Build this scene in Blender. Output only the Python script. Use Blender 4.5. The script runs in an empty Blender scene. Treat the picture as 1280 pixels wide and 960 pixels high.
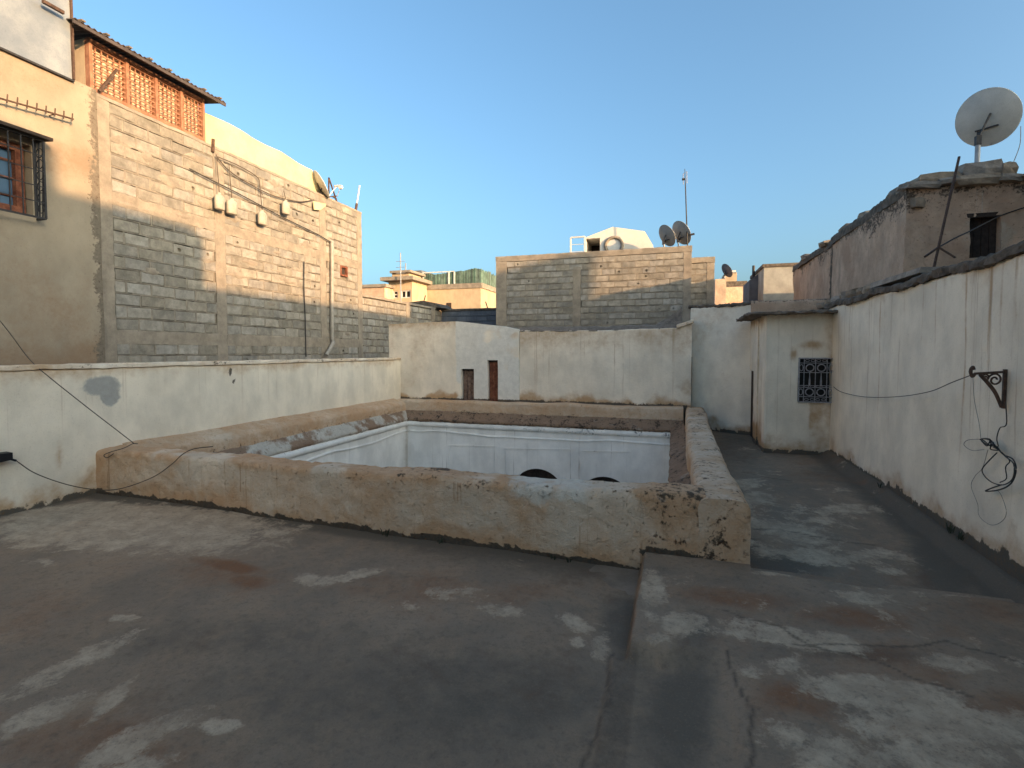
import bpy, bmesh, math, random
import numpy as np
from mathutils import Vector, Matrix
R_ = math.radians
random.seed(7)
sc = bpy.context.scene

# ------------------------------------------------------------------ camera
EYE = Vector((0, 0, 1.6))
YAW, PITCH, FPX, CY = R_(17.35), R_(2.5), 640.0, 468.0
cam_d = bpy.data.cameras.new('camera')
cam = bpy.data.objects.new('camera', cam_d)
sc.collection.objects.link(cam)
cam.location = EYE
cam.rotation_euler = (math.pi / 2 - PITCH, 0, YAW)
cam_d.sensor_width = 36
cam_d.lens = 36 * FPX / 1280
cam_d.shift_y = -(480 - CY) / 1280
cam_d.clip_start = 0.05
cam_d.clip_end = 5000
sc.camera = cam

# ------------------------------------------------------------------ world, sun, exposure
SUN_AZ, SUN_EL = R_(25), R_(10)          # azimuth measured from +X towards -Y
w = bpy.data.worlds.new('World'); sc.world = w; w.use_nodes = True
wn = w.node_tree.nodes; wl = w.node_tree.links
sky = wn.new('ShaderNodeTexSky'); sky.sky_type = 'NISHITA'; sky.sun_disc = False
sky.sun_elevation = SUN_EL; sky.sun_rotation = R_(90) + SUN_AZ
sky.altitude = 400; sky.air_density = 0.9; sky.dust_density = 8.0; sky.ozone_density = 4.2
bg = wn['Background']; bg.inputs['Strength'].default_value = 0.15
tint = wn.new('ShaderNodeMix'); tint.data_type = 'RGBA'; tint.blend_type = 'MULTIPLY'; tint.inputs[0].default_value = 1.0
wl.new(sky.outputs[0], tint.inputs[6]); tint.inputs[7].default_value = (1.05, 0.975, 0.755, 1)      # warm white-balance tint on the whole sky: a little less blue
wl.new(tint.outputs[2], bg.inputs['Color'])
sd = bpy.data.lights.new('sun', 'SUN'); sd.energy = 2.1; sd.angle = R_(0.75); sd.color = (1.0, 0.62, 0.32)
sun = bpy.data.objects.new('sun', sd); sc.collection.objects.link(sun)
S = Vector((math.cos(SUN_AZ) * math.cos(SUN_EL), -math.sin(SUN_AZ) * math.cos(SUN_EL), math.sin(SUN_EL)))
sun.rotation_euler = S.to_track_quat('Z', 'Y').to_euler()
vs = sc.view_settings
vs.view_transform = 'Standard'; vs.look = 'None'; vs.gamma = 1.0; vs.use_curve_mapping = False
vs.exposure = 2.09

# ------------------------------------------------------------------ placing helpers (photo pixel + a real plane -> point)
RT = Vector((math.cos(YAW), math.sin(YAW), 0)); FH = Vector((-math.sin(YAW), math.cos(YAW), 0)); ZZ = Vector((0, 0, 1))
FW = FH * math.cos(PITCH) - ZZ * math.sin(PITCH); UP = FH * math.sin(PITCH) + ZZ * math.cos(PITCH)
def ray(u, v): return RT * ((u - 640) / FPX) + UP * ((CY - v) / FPX) + FW
def at_x(u, v, X): d = ray(u, v); return EYE + d * (X / d.x)
def at_y(u, v, Y): d = ray(u, v); return EYE + d * (Y / d.y)
def at_z(u, v, Z): d = ray(u, v); return EYE + d * ((Z - EYE.z) / d.z)

# ------------------------------------------------------------------ numpy noise
def vnoise(P, seed=0):
    P = np.asarray(P, float); I = np.floor(P).astype(np.int64); F = P - I; F = F * F * (3 - 2 * F)
    def h(ix, iy, iz):
        n = (ix * 374761393 + iy * 668265263 + iz * 2147483647 + seed * 1274126177) & 0xffffffff
        n = ((n ^ (n >> 13)) * 1274126177) & 0xffffffff
        n = (n ^ (n >> 16)) & 0xffff
        return n / 65535.0
    r = 0
    for dx in (0, 1):
        for dy in (0, 1):
            for dz in (0, 1):
                wgt = (F[:, 0] if dx else 1 - F[:, 0]) * (F[:, 1] if dy else 1 - F[:, 1]) * (F[:, 2] if dz else 1 - F[:, 2])
                r = r + wgt * h(I[:, 0] + dx, I[:, 1] + dy, I[:, 2] + dz)
    return r
def fbm(P, scale, octv=4, seed=0):
    P = np.asarray(P, float) * scale; a, t, r = 1.0, 0.0, 0.0
    for i in range(octv):
        r = r + a * vnoise(P, seed + i); t += a; a *= 0.5; P = P * 2.03 + 17.1
    return r / t
def sstep(a, b, x): t = np.clip((x - a) / (b - a), 0, 1); return t * t * (3 - 2 * t)

# ------------------------------------------------------------------ materials
MATS = {}
def new_mat(name):
    m = bpy.data.materials.new(name); m.use_nodes = True
    n = m.node_tree.nodes; l = m.node_tree.links
    b = n['Principled BSDF']; b.inputs['Roughness'].default_value = 0.9
    b.inputs['Specular IOR Level'].default_value = 0.25
    MATS[name] = m
    return m, n, l, b
def N(n, t, **kw):
    x = n.new(t)
    for k, v in kw.items(): setattr(x, k, v)
    return x
def noise(n, l, vec, scale, detail=6, rough=0.6, dist=0.0):
    x = n.new('ShaderNodeTexNoise'); x.inputs['Scale'].default_value = scale; x.inputs['Detail'].default_value = detail
    x.inputs['Roughness'].default_value = rough; x.inputs['Distortion'].default_value = dist
    if vec is not None: l.new(vec, x.inputs['Vector'])
    return x.outputs['Fac']
def mth(n, l, op, a, b=None, c=None):
    x = n.new('ShaderNodeMath'); x.operation = op
    for i, v in enumerate((a, b, c)):
        if v is None: continue
        if isinstance(v, (int, float)): x.inputs[i].default_value = v
        else: l.new(v, x.inputs[i])
    return x.outputs[0]
def mrange(n, l, v, a, b, c=0.0, d=1.0):
    x = n.new('ShaderNodeMapRange'); x.interpolation_type = 'SMOOTHSTEP'
    l.new(v, x.inputs[0])
    for i, q in enumerate((a, b, c, d)): x.inputs[i + 1].default_value = q
    return x.outputs[0]
def mixc(n, l, fac, a, b, mode='MIX'):
    x = n.new('ShaderNodeMix'); x.data_type = 'RGBA'; x.blend_type = mode
    if isinstance(fac, (int, float)): x.inputs[0].default_value = fac
    else: l.new(fac, x.inputs[0])
    for i, v in ((6, a), (7, b)):
        if isinstance(v, tuple): x.inputs[i].default_value = (*v, 1)
        else: l.new(v, x.inputs[i])
    return x.outputs[2]
def scalev(n, l, vec, s):
    x = n.new('ShaderNodeVectorMath'); x.operation = 'MULTIPLY'; l.new(vec, x.inputs[0]); x.inputs[1].default_value = s
    return x.outputs[0]
def bump(n, l, b, h, strength, dist):
    x = n.new('ShaderNodeBump'); x.inputs['Strength'].default_value = strength; x.inputs['Distance'].default_value = dist
    l.new(h, x.inputs['Height']); l.new(x.outputs[0], b.inputs['Normal'])

def plaster(name, base, stain, grime, pale, streak=None, var=0.14, relief=0.35, crack=0.0, pits=0.25, blotch=0.34, warm=1.0):
    """weathered limewash: 'wear' attribute R ochre stain, G dark grime, B pale patch, A rain streaks"""
    wm = lambda c_: None if c_ is None else tuple(min(.82, a * (1 + warm * k)) for a, k in zip(c_, (.10, -.05, -.26)))
    base, stain, grime, pale, streak = map(wm, (base, stain, grime, pale, streak))
    m, n, l, b = new_mat(name)
    pos = N(n, 'ShaderNodeNewGeometry').outputs['Position']
    at = N(n, 'ShaderNodeAttribute', attribute_name='wear')
    sp = n.new('ShaderNodeSeparateColor'); l.new(at.outputs['Color'], sp.inputs[0])
    n1 = noise(n, l, pos, 1.3, 9, 0.62, 0.4); n2 = noise(n, l, pos, 9, 9, 0.70); n3 = noise(n, l, pos, 70, 5, 0.7)
    n4 = noise(n, l, scalev(n, l, pos, (1.2, 1.2, 0.8)), 2.1, 8, 0.6); n5 = noise(n, l, pos, 26, 6, 0.65)
    dtl = mth(n, l, 'ADD', mth(n, l, 'MULTIPLY_ADD', n1, 0.9, -0.45), mth(n, l, 'MULTIPLY_ADD', n2, 0.9, -0.45))
    dt2 = mth(n, l, 'ADD', mth(n, l, 'MULTIPLY_ADD', n5, 1.3, -0.65), mth(n, l, 'MULTIPLY_ADD', n2, 1.5, -0.75))
    mR = mrange(n, l, mth(n, l, 'ADD', sp.outputs[0], dtl), 0.12, 1.0)
    mG = mrange(n, l, mth(n, l, 'ADD', sp.outputs[1], dt2), 0.38, 0.66)
    mB = mrange(n, l, mth(n, l, 'ADD', sp.outputs[2], mth(n, l, 'MULTIPLY', dtl, 0.8)), 0.36, 0.64)
    wv = noise(n, l, scalev(n, l, pos, (3, 3, 2)), 1.0, 3, 0.5)
    cv = n.new('ShaderNodeCombineXYZ'); l.new(mth(n, l, 'MULTIPLY', wv, .25), cv.inputs[0]); l.new(mth(n, l, 'MULTIPLY', wv, .25), cv.inputs[1])
    va = n.new('ShaderNodeVectorMath'); va.operation = 'ADD'; l.new(scalev(n, l, pos, (17, 17, 0.20)), va.inputs[0]); l.new(cv.outputs[0], va.inputs[1])
    sn = noise(n, l, va.outputs[0], 1.0, 3, 0.55)
    brk = mrange(n, l, noise(n, l, scalev(n, l, pos, (4, 4, 1.2)), 1.0, 4, 0.6), 0.34, 0.56)
    mS = mth(n, l, 'MULTIPLY', mth(n, l, 'MULTIPLY', mrange(n, l, sn, 0.60, 0.70), brk), at.outputs['Alpha'])
    sn2 = noise(n, l, scalev(n, l, pos, (1.6, 1.6, 1.1)), 1.0, 6, 0.6)
    c = mixc(n, l, mrange(n, l, n4, 0.3, 0.7), tuple(x * (1 - var) for x in base), tuple(min(x * (1 + var * .6), 1) for x in base))
    c = mixc(n, l, mth(n, l, 'MULTIPLY', mrange(n, l, sn2, 0.42, 0.72), blotch), c, tuple(base[i] * .45 + stain[i] * .55 for i in range(3)))
    c = mixc(n, l, mR, c, stain)
    c = mixc(n, l, mth(n, l, 'MULTIPLY', mS, 0.8), c, streak or stain)
    c = mixc(n, l, mB, c, mixc(n, l, mrange(n, l, n2, .3, .7), tuple(x * .85 for x in pale), pale))
    if crack:
        vo = n.new('ShaderNodeTexVoronoi'); vo.feature = 'DISTANCE_TO_EDGE'; vo.inputs['Scale'].default_value = 4.2
        wz = n.new('ShaderNodeVectorMath'); wz.operation = 'ADD'; nt = n.new('ShaderNodeTexNoise'); nt.inputs['Scale'].default_value = 5; nt.inputs['Detail'].default_value = 5; l.new(pos, nt.inputs['Vector'])
        l.new(pos, wz.inputs[0]); l.new(scalev(n, l, nt.outputs['Color'], (.35, .35, .35)), wz.inputs[1]); l.new(wz.outputs[0], vo.inputs['Vector'])
        mC = mth(n, l, 'MULTIPLY', mth(n, l, 'SUBTRACT', 1.0, mrange(n, l, vo.outputs['Distance'], 0.004, 0.026)), mrange(n, l, n4, 0.42, 0.62))
        mC = mth(n, l, 'MULTIPLY', mC, crack); c = mixc(n, l, mC, c, tuple(x * .4 for x in stain))
    c = mixc(n, l, mG, c, mixc(n, l, mrange(n, l, n5, .35, .65), grime, tuple(grime[i] * .65 + stain[i] * .12 for i in range(3))))
    mP = mth(n, l, 'MULTIPLY', mrange(n, l, n5, 0.60, 0.68), mth(n, l, 'MULTIPLY_ADD', sp.outputs[1], 1.6, pits))
    c = mixc(n, l, mth(n, l, 'MINIMUM', mP, 0.85), c, tuple(x * .35 for x in stain))
    c = mixc(n, l, mth(n, l, 'MULTIPLY', mrange(n, l, n3, 0.56, 0.72), 0.28), c, tuple(x * .42 for x in stain))
    l.new(c, b.inputs['Base Color'])
    h = mth(n, l, 'ADD', mth(n, l, 'MULTIPLY', n2, 1.0), mth(n, l, 'MULTIPLY', n3, 0.28))
    h = mth(n, l, 'SUBTRACT', h, mth(n, l, 'MULTIPLY', mP, 0.5))
    if crack: h = mth(n, l, 'SUBTRACT', h, mth(n, l, 'MULTIPLY', mC, 0.5))
    bump(n, l, b, h, relief, 0.03)
    return m

def grainy(name, col, var=0.25, scale=8.0, relief=0.3, rough=0.9, col2=None, metal=0.0, rnd=0.0, fine=60):
    m, n, l, b = new_mat(name)
    pos = N(n, 'ShaderNodeNewGeometry').outputs['Position']
    n1 = noise(n, l, pos, scale, 8, 0.65); n2 = noise(n, l, pos, fine, 5, 0.7)
    lo = tuple(x * (1 - var) for x in col); hi = tuple(min(1, x * (1 + var)) for x in col)
    c = mixc(n, l, mrange(n, l, n1, 0.3, 0.7), lo, col2 or hi)
    c = mixc(n, l, mth(n, l, 'MULTIPLY', mrange(n, l, n2, 0.5, 0.7), 0.35), c, tuple(x * .5 for x in col))
    if rnd:
        oi = N(n, 'ShaderNodeObjectInfo').outputs['Random']
        hs = n.new('ShaderNodeHueSaturation'); l.new(c, hs.inputs['Color'])
        l.new(mth(n, l, 'MULTIPLY_ADD', oi, 2 * rnd, 1 - rnd), hs.inputs['Value'])
        l.new(mth(n, l, 'MULTIPLY_ADD', mth(n, l, 'FRACT', mth(n, l, 'MULTIPLY', oi, 17.3)), 0.5, 0.75), hs.inputs['Saturation'])
        c = hs.outputs[0]
    l.new(c, b.inputs['Base Color']); b.inputs['Roughness'].default_value = rough; b.inputs['Metallic'].default_value = metal
    bump(n, l, b, mth(n, l, 'ADD', n1, mth(n, l, 'MULTIPLY', n2, 0.4)), relief, 0.02)
    return m

def floor_mat(name):
    m, n, l, b = new_mat(name)
    pos = N(n, 'ShaderNodeNewGeometry').outputs['Position']
    at = N(n, 'ShaderNodeAttribute', attribute_name='wear')
    sp = n.new('ShaderNodeSeparateColor'); l.new(at.outputs['Color'], sp.inputs[0])
    n1 = noise(n, l, pos, 1.1, 9, 0.6, 0.5); n2 = noise(n, l, pos, 6, 11, 0.74); n3 = noise(n, l, pos, 80, 5, 0.75); n4 = noise(n, l, pos, 22, 9, 0.75)
    nl = noise(n, l, scalev(n, l, pos, (3.4, 2.6, 3.0)), 1.0, 11, 0.72, 0.6)
    dtl = mth(n, l, 'ADD', mth(n, l, 'MULTIPLY_ADD', n2, 1.5, -0.75), mth(n, l, 'MULTIPLY_ADD', nl, 1.7, -0.85))
    dtl = mth(n, l, 'ADD', dtl, mth(n, l, 'MULTIPLY_ADD', n4, 1.3, -0.65))
    dt2 = mth(n, l, 'ADD', mth(n, l, 'MULTIPLY_ADD', n2, 1.0, -0.5), mth(n, l, 'MULTIPLY_ADD', n1, 1.0, -0.5))
    mP = mrange(n, l, mth(n, l, 'ADD', sp.outputs[2], dtl), 0.47, 0.85)
    mBr = mrange(n, l, mth(n, l, 'ADD', sp.outputs[0], dt2), 0.20, 1.0)
    mD = mrange(n, l, mth(n, l, 'ADD', sp.outputs[1], dt2), 0.20, 0.85)
    c = mixc(n, l, mrange(n, l, n1, 0.35, 0.68), (0.204, 0.150, 0.105), (0.288, 0.207, 0.140))
    c = mixc(n, l, mth(n, l, 'MULTIPLY', mrange(n, l, nl, 0.42, 0.7), 0.55), c, (0.326, 0.215, 0.130))
    c = mixc(n, l, mD, c, (0.123, 0.097, 0.071))
    c = mixc(n, l, mBr, c, (0.205, 0.095, 0.045))
    palec = mixc(n, l, mrange(n, l, n2, 0.35, 0.7), (0.365, 0.270, 0.182), (0.559, 0.426, 0.291))
    c = mixc(n, l, mth(n, l, 'MULTIPLY', mP, 0.82), c, palec)
    c = mixc(n, l, mth(n, l, 'MULTIPLY', at.outputs['Alpha'], mrange(n, l, n4, .3, .6, .45, 1.0)), c, (0.061, 0.044, 0.031))
    c = mixc(n, l, mth(n, l, 'MULTIPLY', mrange(n, l, n4, 0.48, 0.70), 0.6), c, (0.120, 0.090, 0.064))
    c = mixc(n, l, mth(n, l, 'MULTIPLY', mrange(n, l, n3, 0.54, 0.7), 0.4), c, (0.086, 0.064, 0.045))
    c = mixc(n, l, mth(n, l, 'MULTIPLY', mrange(n, l, n3, 0.45, 0.32), 0.25), c, (0.340, 0.250, 0.170))
    l.new(c, b.inputs['Base Color'])
    h = mth(n, l, 'ADD', mth(n, l, 'MULTIPLY', n2, 0.8), mth(n, l, 'MULTIPLY', n3, 0.5))
    h = mth(n, l, 'ADD', h, mth(n, l, 'MULTIPLY', mP, 0.15)); h = mth(n, l, 'ADD', h, mth(n, l, 'MULTIPLY', n4, 0.5))
    bump(n, l, b, h, 0.5, 0.02)
    b.inputs['Roughness'].default_value = 0.82
    return m

OCHRE = (.46, .29, .155)
plaster('white_wall', (.80, .705, .565), OCHRE, (.10, .09, .075), (.40, .385, .35), streak=(.42, .29, .18), blotch=.10, pits=.08, warm=0)
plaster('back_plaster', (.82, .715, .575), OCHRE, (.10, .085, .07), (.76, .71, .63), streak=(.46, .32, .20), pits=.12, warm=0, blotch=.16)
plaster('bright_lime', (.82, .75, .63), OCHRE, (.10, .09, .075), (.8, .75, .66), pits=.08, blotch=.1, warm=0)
plaster('parapet_plaster', (.71, .585, .45), (.54, .325, .18), (.07, .058, .045), (.68, .61, .51), streak=(.36, .20, .10), relief=1.25, crack=.18, pits=.30, warm=.1, blotch=.5, var=.18)
plaster('courtyard_limewash', (.81, .775, .72), (.45, .41, .36), (.10, .09, .09), (.7, .7, .7), streak=(.30, .24, .20), relief=0.2, blotch=.2, pits=.05, warm=0)
plaster('ledge_tile', (.26, .175, .12), (.26, .15, .09), (.05, .042, .035), (.52, .48, .42), relief=1.0, pits=.5, warm=.2)
plaster('house_plaster', (.325, .27, .20), (.25, .17, .11), (.18, .15, .115), (.32, .28, .22), relief=0.3, pits=.15, warm=0)
plaster('pise', (.60, .42, .295), (.44, .28, .185), (.085, .066, .05), (.56, .45, .34), streak=(.56, .46, .36), relief=1.0, pits=.6, crack=.3, warm=0, blotch=.7, var=.28)
plaster('far_render', (.48, .365, .24), (.38, .26, .155), (.2, .15, .1), (.5, .42, .3), relief=0.2, warm=0)
floor_mat('cement_floor')
grainy('block', (.262, .236, .198), var=.26, scale=6, relief=.8, rnd=.20)
grainy('mortar', (.25, .213, .168), var=.25, scale=7, relief=.9)
grainy('mortar_grey', (.21, .18, .145), var=.22, scale=7, relief=.7)
grainy('concrete', (.27, .228, .18), var=.22, scale=4, relief=.7)
grainy('dark_mortar', (.17, .135, .105), var=.35, scale=9, relief=.9)
grainy('mud_cap', (.125, .10, .078), var=.45, scale=9, relief=1.0)
grainy('stone', (.26, .205, .155), var=.3, scale=7, relief=.9, rnd=.2)
grainy('hole_dark', (.03, .027, .024), var=.2)
grainy('rust_iron', (.085, .05, .035), var=.4, scale=20, rough=.7)
grainy('black_iron', (.035, .033, .035), var=.3, scale=20, rough=.6)
grainy('grille_iron', (.30, .285, .29), var=.3, scale=20, rough=.6)
grainy('wire_black', (.035, .032, .03), var=.2, rough=.6)
grainy('wire_brown', (.085, .065, .05), var=.2, rough=.7)
grainy('wire_pale', (.30, .26, .22), var=.2, rough=.7)
grainy('dish_grey', (.54, .53, .50), var=.10, scale=4, relief=.08, rough=.55)
grainy('dish_dark', (.30, .30, .295), var=.10, scale=4, relief=.08, rough=.55)
grainy('galvanised', (.32, .32, .33), var=.15, rough=.5, metal=.4)
grainy('white_paint', (.58, .57, .54), var=.06, relief=.1, rough=.7)
grainy('dome_paint', (.66, .62, .55), var=.05, relief=.1, rough=.8)
grainy('wood_red', (.20, .062, .036), var=.45, scale=12, relief=.5, col2=(.27, .105, .06))
grainy('wood_brown', (.15, .085, .06), var=.4, scale=12, relief=.5, col2=(.24, .16, .12))
grainy('wood_dark', (.05, .035, .028), var=.3, scale=12)
grainy('lattice_wood', (.30, .13, .075), var=.25, scale=10, relief=.3, col2=(.38, .19, .115))
grainy('reed_mat', (.58, .46, .31), var=.3, scale=14, relief=.6)
grainy('roof_sheet', (.075, .06, .055), var=.3, scale=6, relief=.2, rough=.6)
grainy('batten', (.16, .13, .10), var=.2)
grainy('metal_sheet', (.30, .33, .36), var=.25, scale=1.1, relief=.12, rough=.42, col2=(.46, .455, .43), metal=.35)
grainy('tarp', (.56, .475, .28), var=.1, scale=3, relief=.1, rough=.8)
grainy('plastic_white', (.36, .325, .265), var=.12, rough=.5)
grainy('reed_green', (.10, .15, .12), var=.35, scale=3, relief=.4, rnd=.3)
grainy('pipe_grey', (.33, .30, .26), var=.15, rough=.6)
grainy('cable_box', (.012, .012, .014), var=.2, rough=.5)
grainy('grey_render', (.33, .315, .28), var=.18, scale=2.5, relief=.5)
grainy('blue_grey', (.13, .14, .16), var=.2, scale=3, relief=.5, rnd=.1)
grainy('roof_earth', (.22, .17, .125), var=.3, scale=2, relief=.8)
grainy('street_earth', (.25, .2, .15), var=.3, scale=.3, relief=.8)
m, n_, l_, b_ = new_mat('blue_glass'); b_.inputs['Base Color'].default_value = (.05, .10, .17, 1); b_.inputs['Roughness'].default_value = .12; b_.inputs['Specular IOR Level'].default_value = .6
m, n_, l_, b_ = new_mat('weed'); b_.inputs['Base Color'].default_value = (.045, .05, .03, 1)

# ------------------------------------------------------------------ object helpers
C = sc.collection
def thing(name, label, cat, loc=(0, 0, 0), group=None):
    o = bpy.data.objects.new(name, None); C.objects.link(o); o.location = loc; o.empty_display_size = .1
    tag(o, label, cat, group); return o
def tag(o, label, cat, group=None, kind=None):
    if label: o['label'] = label
    if cat: o['category'] = cat
    if group: o['group'] = group
    if kind: o['kind'] = kind
    return o
def adopt(o, parent):
    if parent is None: return o
    o.parent = parent
    if parent.type == 'EMPTY': o.matrix_parent_inverse = Matrix.Translation(-Vector(parent.location))
    elif parent.parent is None and parent.location.length > 0: o.matrix_parent_inverse = parent.matrix_basis.inverted()
    return o
def mesh_obj(name, verts, faces, mat, parent=None, smooth=False, recalc=True, wear=None):
    me = bpy.data.meshes.new(name)
    me.from_pydata([tuple(v) for v in verts], [], faces)
    if recalc:
        bm = bmesh.new(); bm.from_mesh(me); bmesh.ops.recalc_face_normals(bm, faces=bm.faces); bm.to_mesh(me); bm.free()
    if smooth:
        me.polygons.foreach_set('use_smooth', [True] * len(me.polygons)); me.set_sharp_from_angle(angle=R_(52))
    if wear is not None:
        a = me.color_attributes.new('wear', 'FLOAT_COLOR', 'POINT')
        a.data.foreach_set('color', np.asarray(wear, np.float32).ravel())
    me.materials.append(MATS[mat])
    o = bpy.data.objects.new(name, me); C.objects.link(o)
    return adopt(o, parent)
class MB:
    def __init__(s): s.v = []; s.f = []
    def add(s, v, f): k = len(s.v); s.v += [Vector(p) for p in v]; s.f += [[i + k for i in q] for q in f]; return s
    def hexa(s, p):   # p: 4 bottom, 4 top
        return s.add(p, [(3, 2, 1, 0), (4, 5, 6, 7), (0, 1, 5, 4), (1, 2, 6, 5), (2, 3, 7, 6), (3, 0, 4, 7)])
    def box(s, a, b):
        (x0, y0, z0), (x1, y1, z1) = a, b
        return s.hexa([(x0, y0, z0), (x1, y0, z0), (x1, y1, z0), (x0, y1, z0), (x0, y0, z1), (x1, y0, z1), (x1, y1, z1), (x0, y1, z1)])
    def bar(s, a, b, w_, h_=None, up=(0, 0, 1)):
        a, b = Vector(a), Vector(b); h_ = h_ or w_; d = (b - a).normalized(); u = Vector(up)
        if abs(d.dot(u)) > .95: u = Vector((1, 0, 0))
        r = d.cross(u).normalized(); u = r.cross(d); r = r * w_ / 2; u = u * h_ / 2
        return s.hexa([a - r - u, a + r - u, b + r - u, b - r - u, a - r + u, a + r + u, b + r + u, b - r + u])
    def tube(s, pts, r, k=6):
        pts = [Vector(p) for p in pts]; n = len(pts); rs = r if isinstance(r, (list, tuple)) else [r] * n
        base = len(s.v); ref = Vector((0.13, 0.27, 0.95)).normalized()
        for i, p in enumerate(pts):
            d = (pts[min(i + 1, n - 1)] - pts[max(i - 1, 0)]).normalized()
            a = d.cross(ref)
            if a.length < .05: a = d.cross(Vector((1, 0, 0)))
            a.normalize(); c = d.cross(a)
            for j in range(k):
                t = 2 * math.pi * j / k; s.v.append(p + (a * math.cos(t) + c * math.sin(t)) * rs[i])
        for i in range(n - 1):
            for j in range(k):
                q = base + i * k; s.f.append([q + j, q + (j + 1) % k, q + k + (j + 1) % k, q + k + j])
        s.f.append([base + j for j in range(k)][::-1]); s.f.append([base + (n - 1) * k + j for j in range(k)])
        return s
    def prism(s, poly, axis, a, b):   # poly in the two other axes, extruded along axis from a to b
        k = len(poly)
        def mk(p, t): q = list(p); q.insert(axis, t); return q
        v = [mk(p, a) for p in poly] + [mk(p, b) for p in poly]
        f = [list(range(k))[::-1], list(range(k, 2 * k))] + [[i, (i + 1) % k, k + (i + 1) % k, k + i] for i in range(k)]
        return s.add(v, f)
    def build(s, name, mat, parent=None, smooth=False):
        return mesh_obj(name, s.v, s.f, mat, parent, smooth)
def curve(pts, n=8):
    """catmull-rom through the points"""
    P = [Vector(p) for p in pts]; P = [P[0] * 2 - P[1]] + P + [P[-1] * 2 - P[-2]]; out = []
    for i in range(1, len(P) - 2):
        for j in range(n):
            t = j / n; a, b, c, d = P[i - 1:i + 3]
            out.append(.5 * ((2 * b) + (c - a) * t + (2 * a - 5 * b + 4 * c - d) * t * t + (3 * b - a - 3 * c + d) * t ** 3))
    out.append(P[-2]); return out
def dense(pts, res, closed=False):
    out = []; n = len(pts)
    for i in range(n if closed else n - 1):
        a, b = Vector(pts[i]), Vector(pts[(i + 1) % n]); k = max(1, int(math.ceil((b - a).length / res)))
        out += [a.lerp(b, j / k) for j in range(k)]
    if not closed: out.append(Vector(pts[-1]))
    return out
def rrect(a0, a1, z0, z1, r, k=4):
    """section with rounded top corners, going round"""
    p = [(a0, z0), (a1, z0)]
    for j in range(k + 1): t = math.pi / 2 * j / k; p.append((a1 - math.copysign(r, a1 - a0) * (1 - math.cos(t)), z1 - r + r * math.sin(t)))
    for j in range(k + 1): t = math.pi / 2 * (1 - j / k); p.append((a0 + math.copysign(r, a1 - a0) * (1 - math.cos(t)), z1 - r + r * math.sin(t)))
    return p
def sweep(name, prof, path, mat, parent=None, res=.06, jit=.012, jscale=2.2, zmap=None, wear=None, seed=1, fine=.004, label=None, res2=None):
    """solid wall: closed section (offset to the right of the path, z) swept along a plan path, surface uneven"""
    pr = dense([Vector((a, z)) for a, z in prof], res, True)
    pa = dense([Vector(p) for p in path], res2 or res)
    nP, nS = len(pr), len(pa); V = np.zeros((nS, nP, 3))
    for i, p in enumerate(pa):
        d1 = (pa[i] - pa[i - 1]).normalized() if i else (pa[1] - pa[0]).normalized()
        d2 = (pa[i + 1] - pa[i]).normalized() if i < nS - 1 else d1
        r1 = Vector((d1.y, -d1.x)); r2 = Vector((d2.y, -d2.x)); r = (r1 + r2).normalized(); r = r / max(.5, r.dot(r1))
        for j, q in enumerate(pr): V[i, j] = (p.x + r.x * q.x, p.y + r.y * q.x, q.y)
    V = V.reshape(-1, 3)
    if zmap is not None: V[:, 2] = zmap(V)
    if jit:
        D = np.stack([fbm(V, jscale, 3, seed + 11 * k) - .5 for k in range(3)], 1) * 2 * jit
        D += np.stack([fbm(V, jscale * 9, 2, seed + 51 * k) - .5 for k in range(3)], 1) * 2 * fine
        V = V + D
    F = [[i * nP + j, i * nP + (j + 1) % nP, (i + 1) * nP + (j + 1) % nP, (i + 1) * nP + j] for i in range(nS - 1) for j in range(nP)]
    F.append([j for j in range(nP)][::-1]); F.append([(nS - 1) * nP + j for j in range(nP)])
    W = wear(V) if wear is not None else np.zeros((len(V), 4))
    return mesh_obj(name, V, F, mat, parent, True, True, W)
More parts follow.
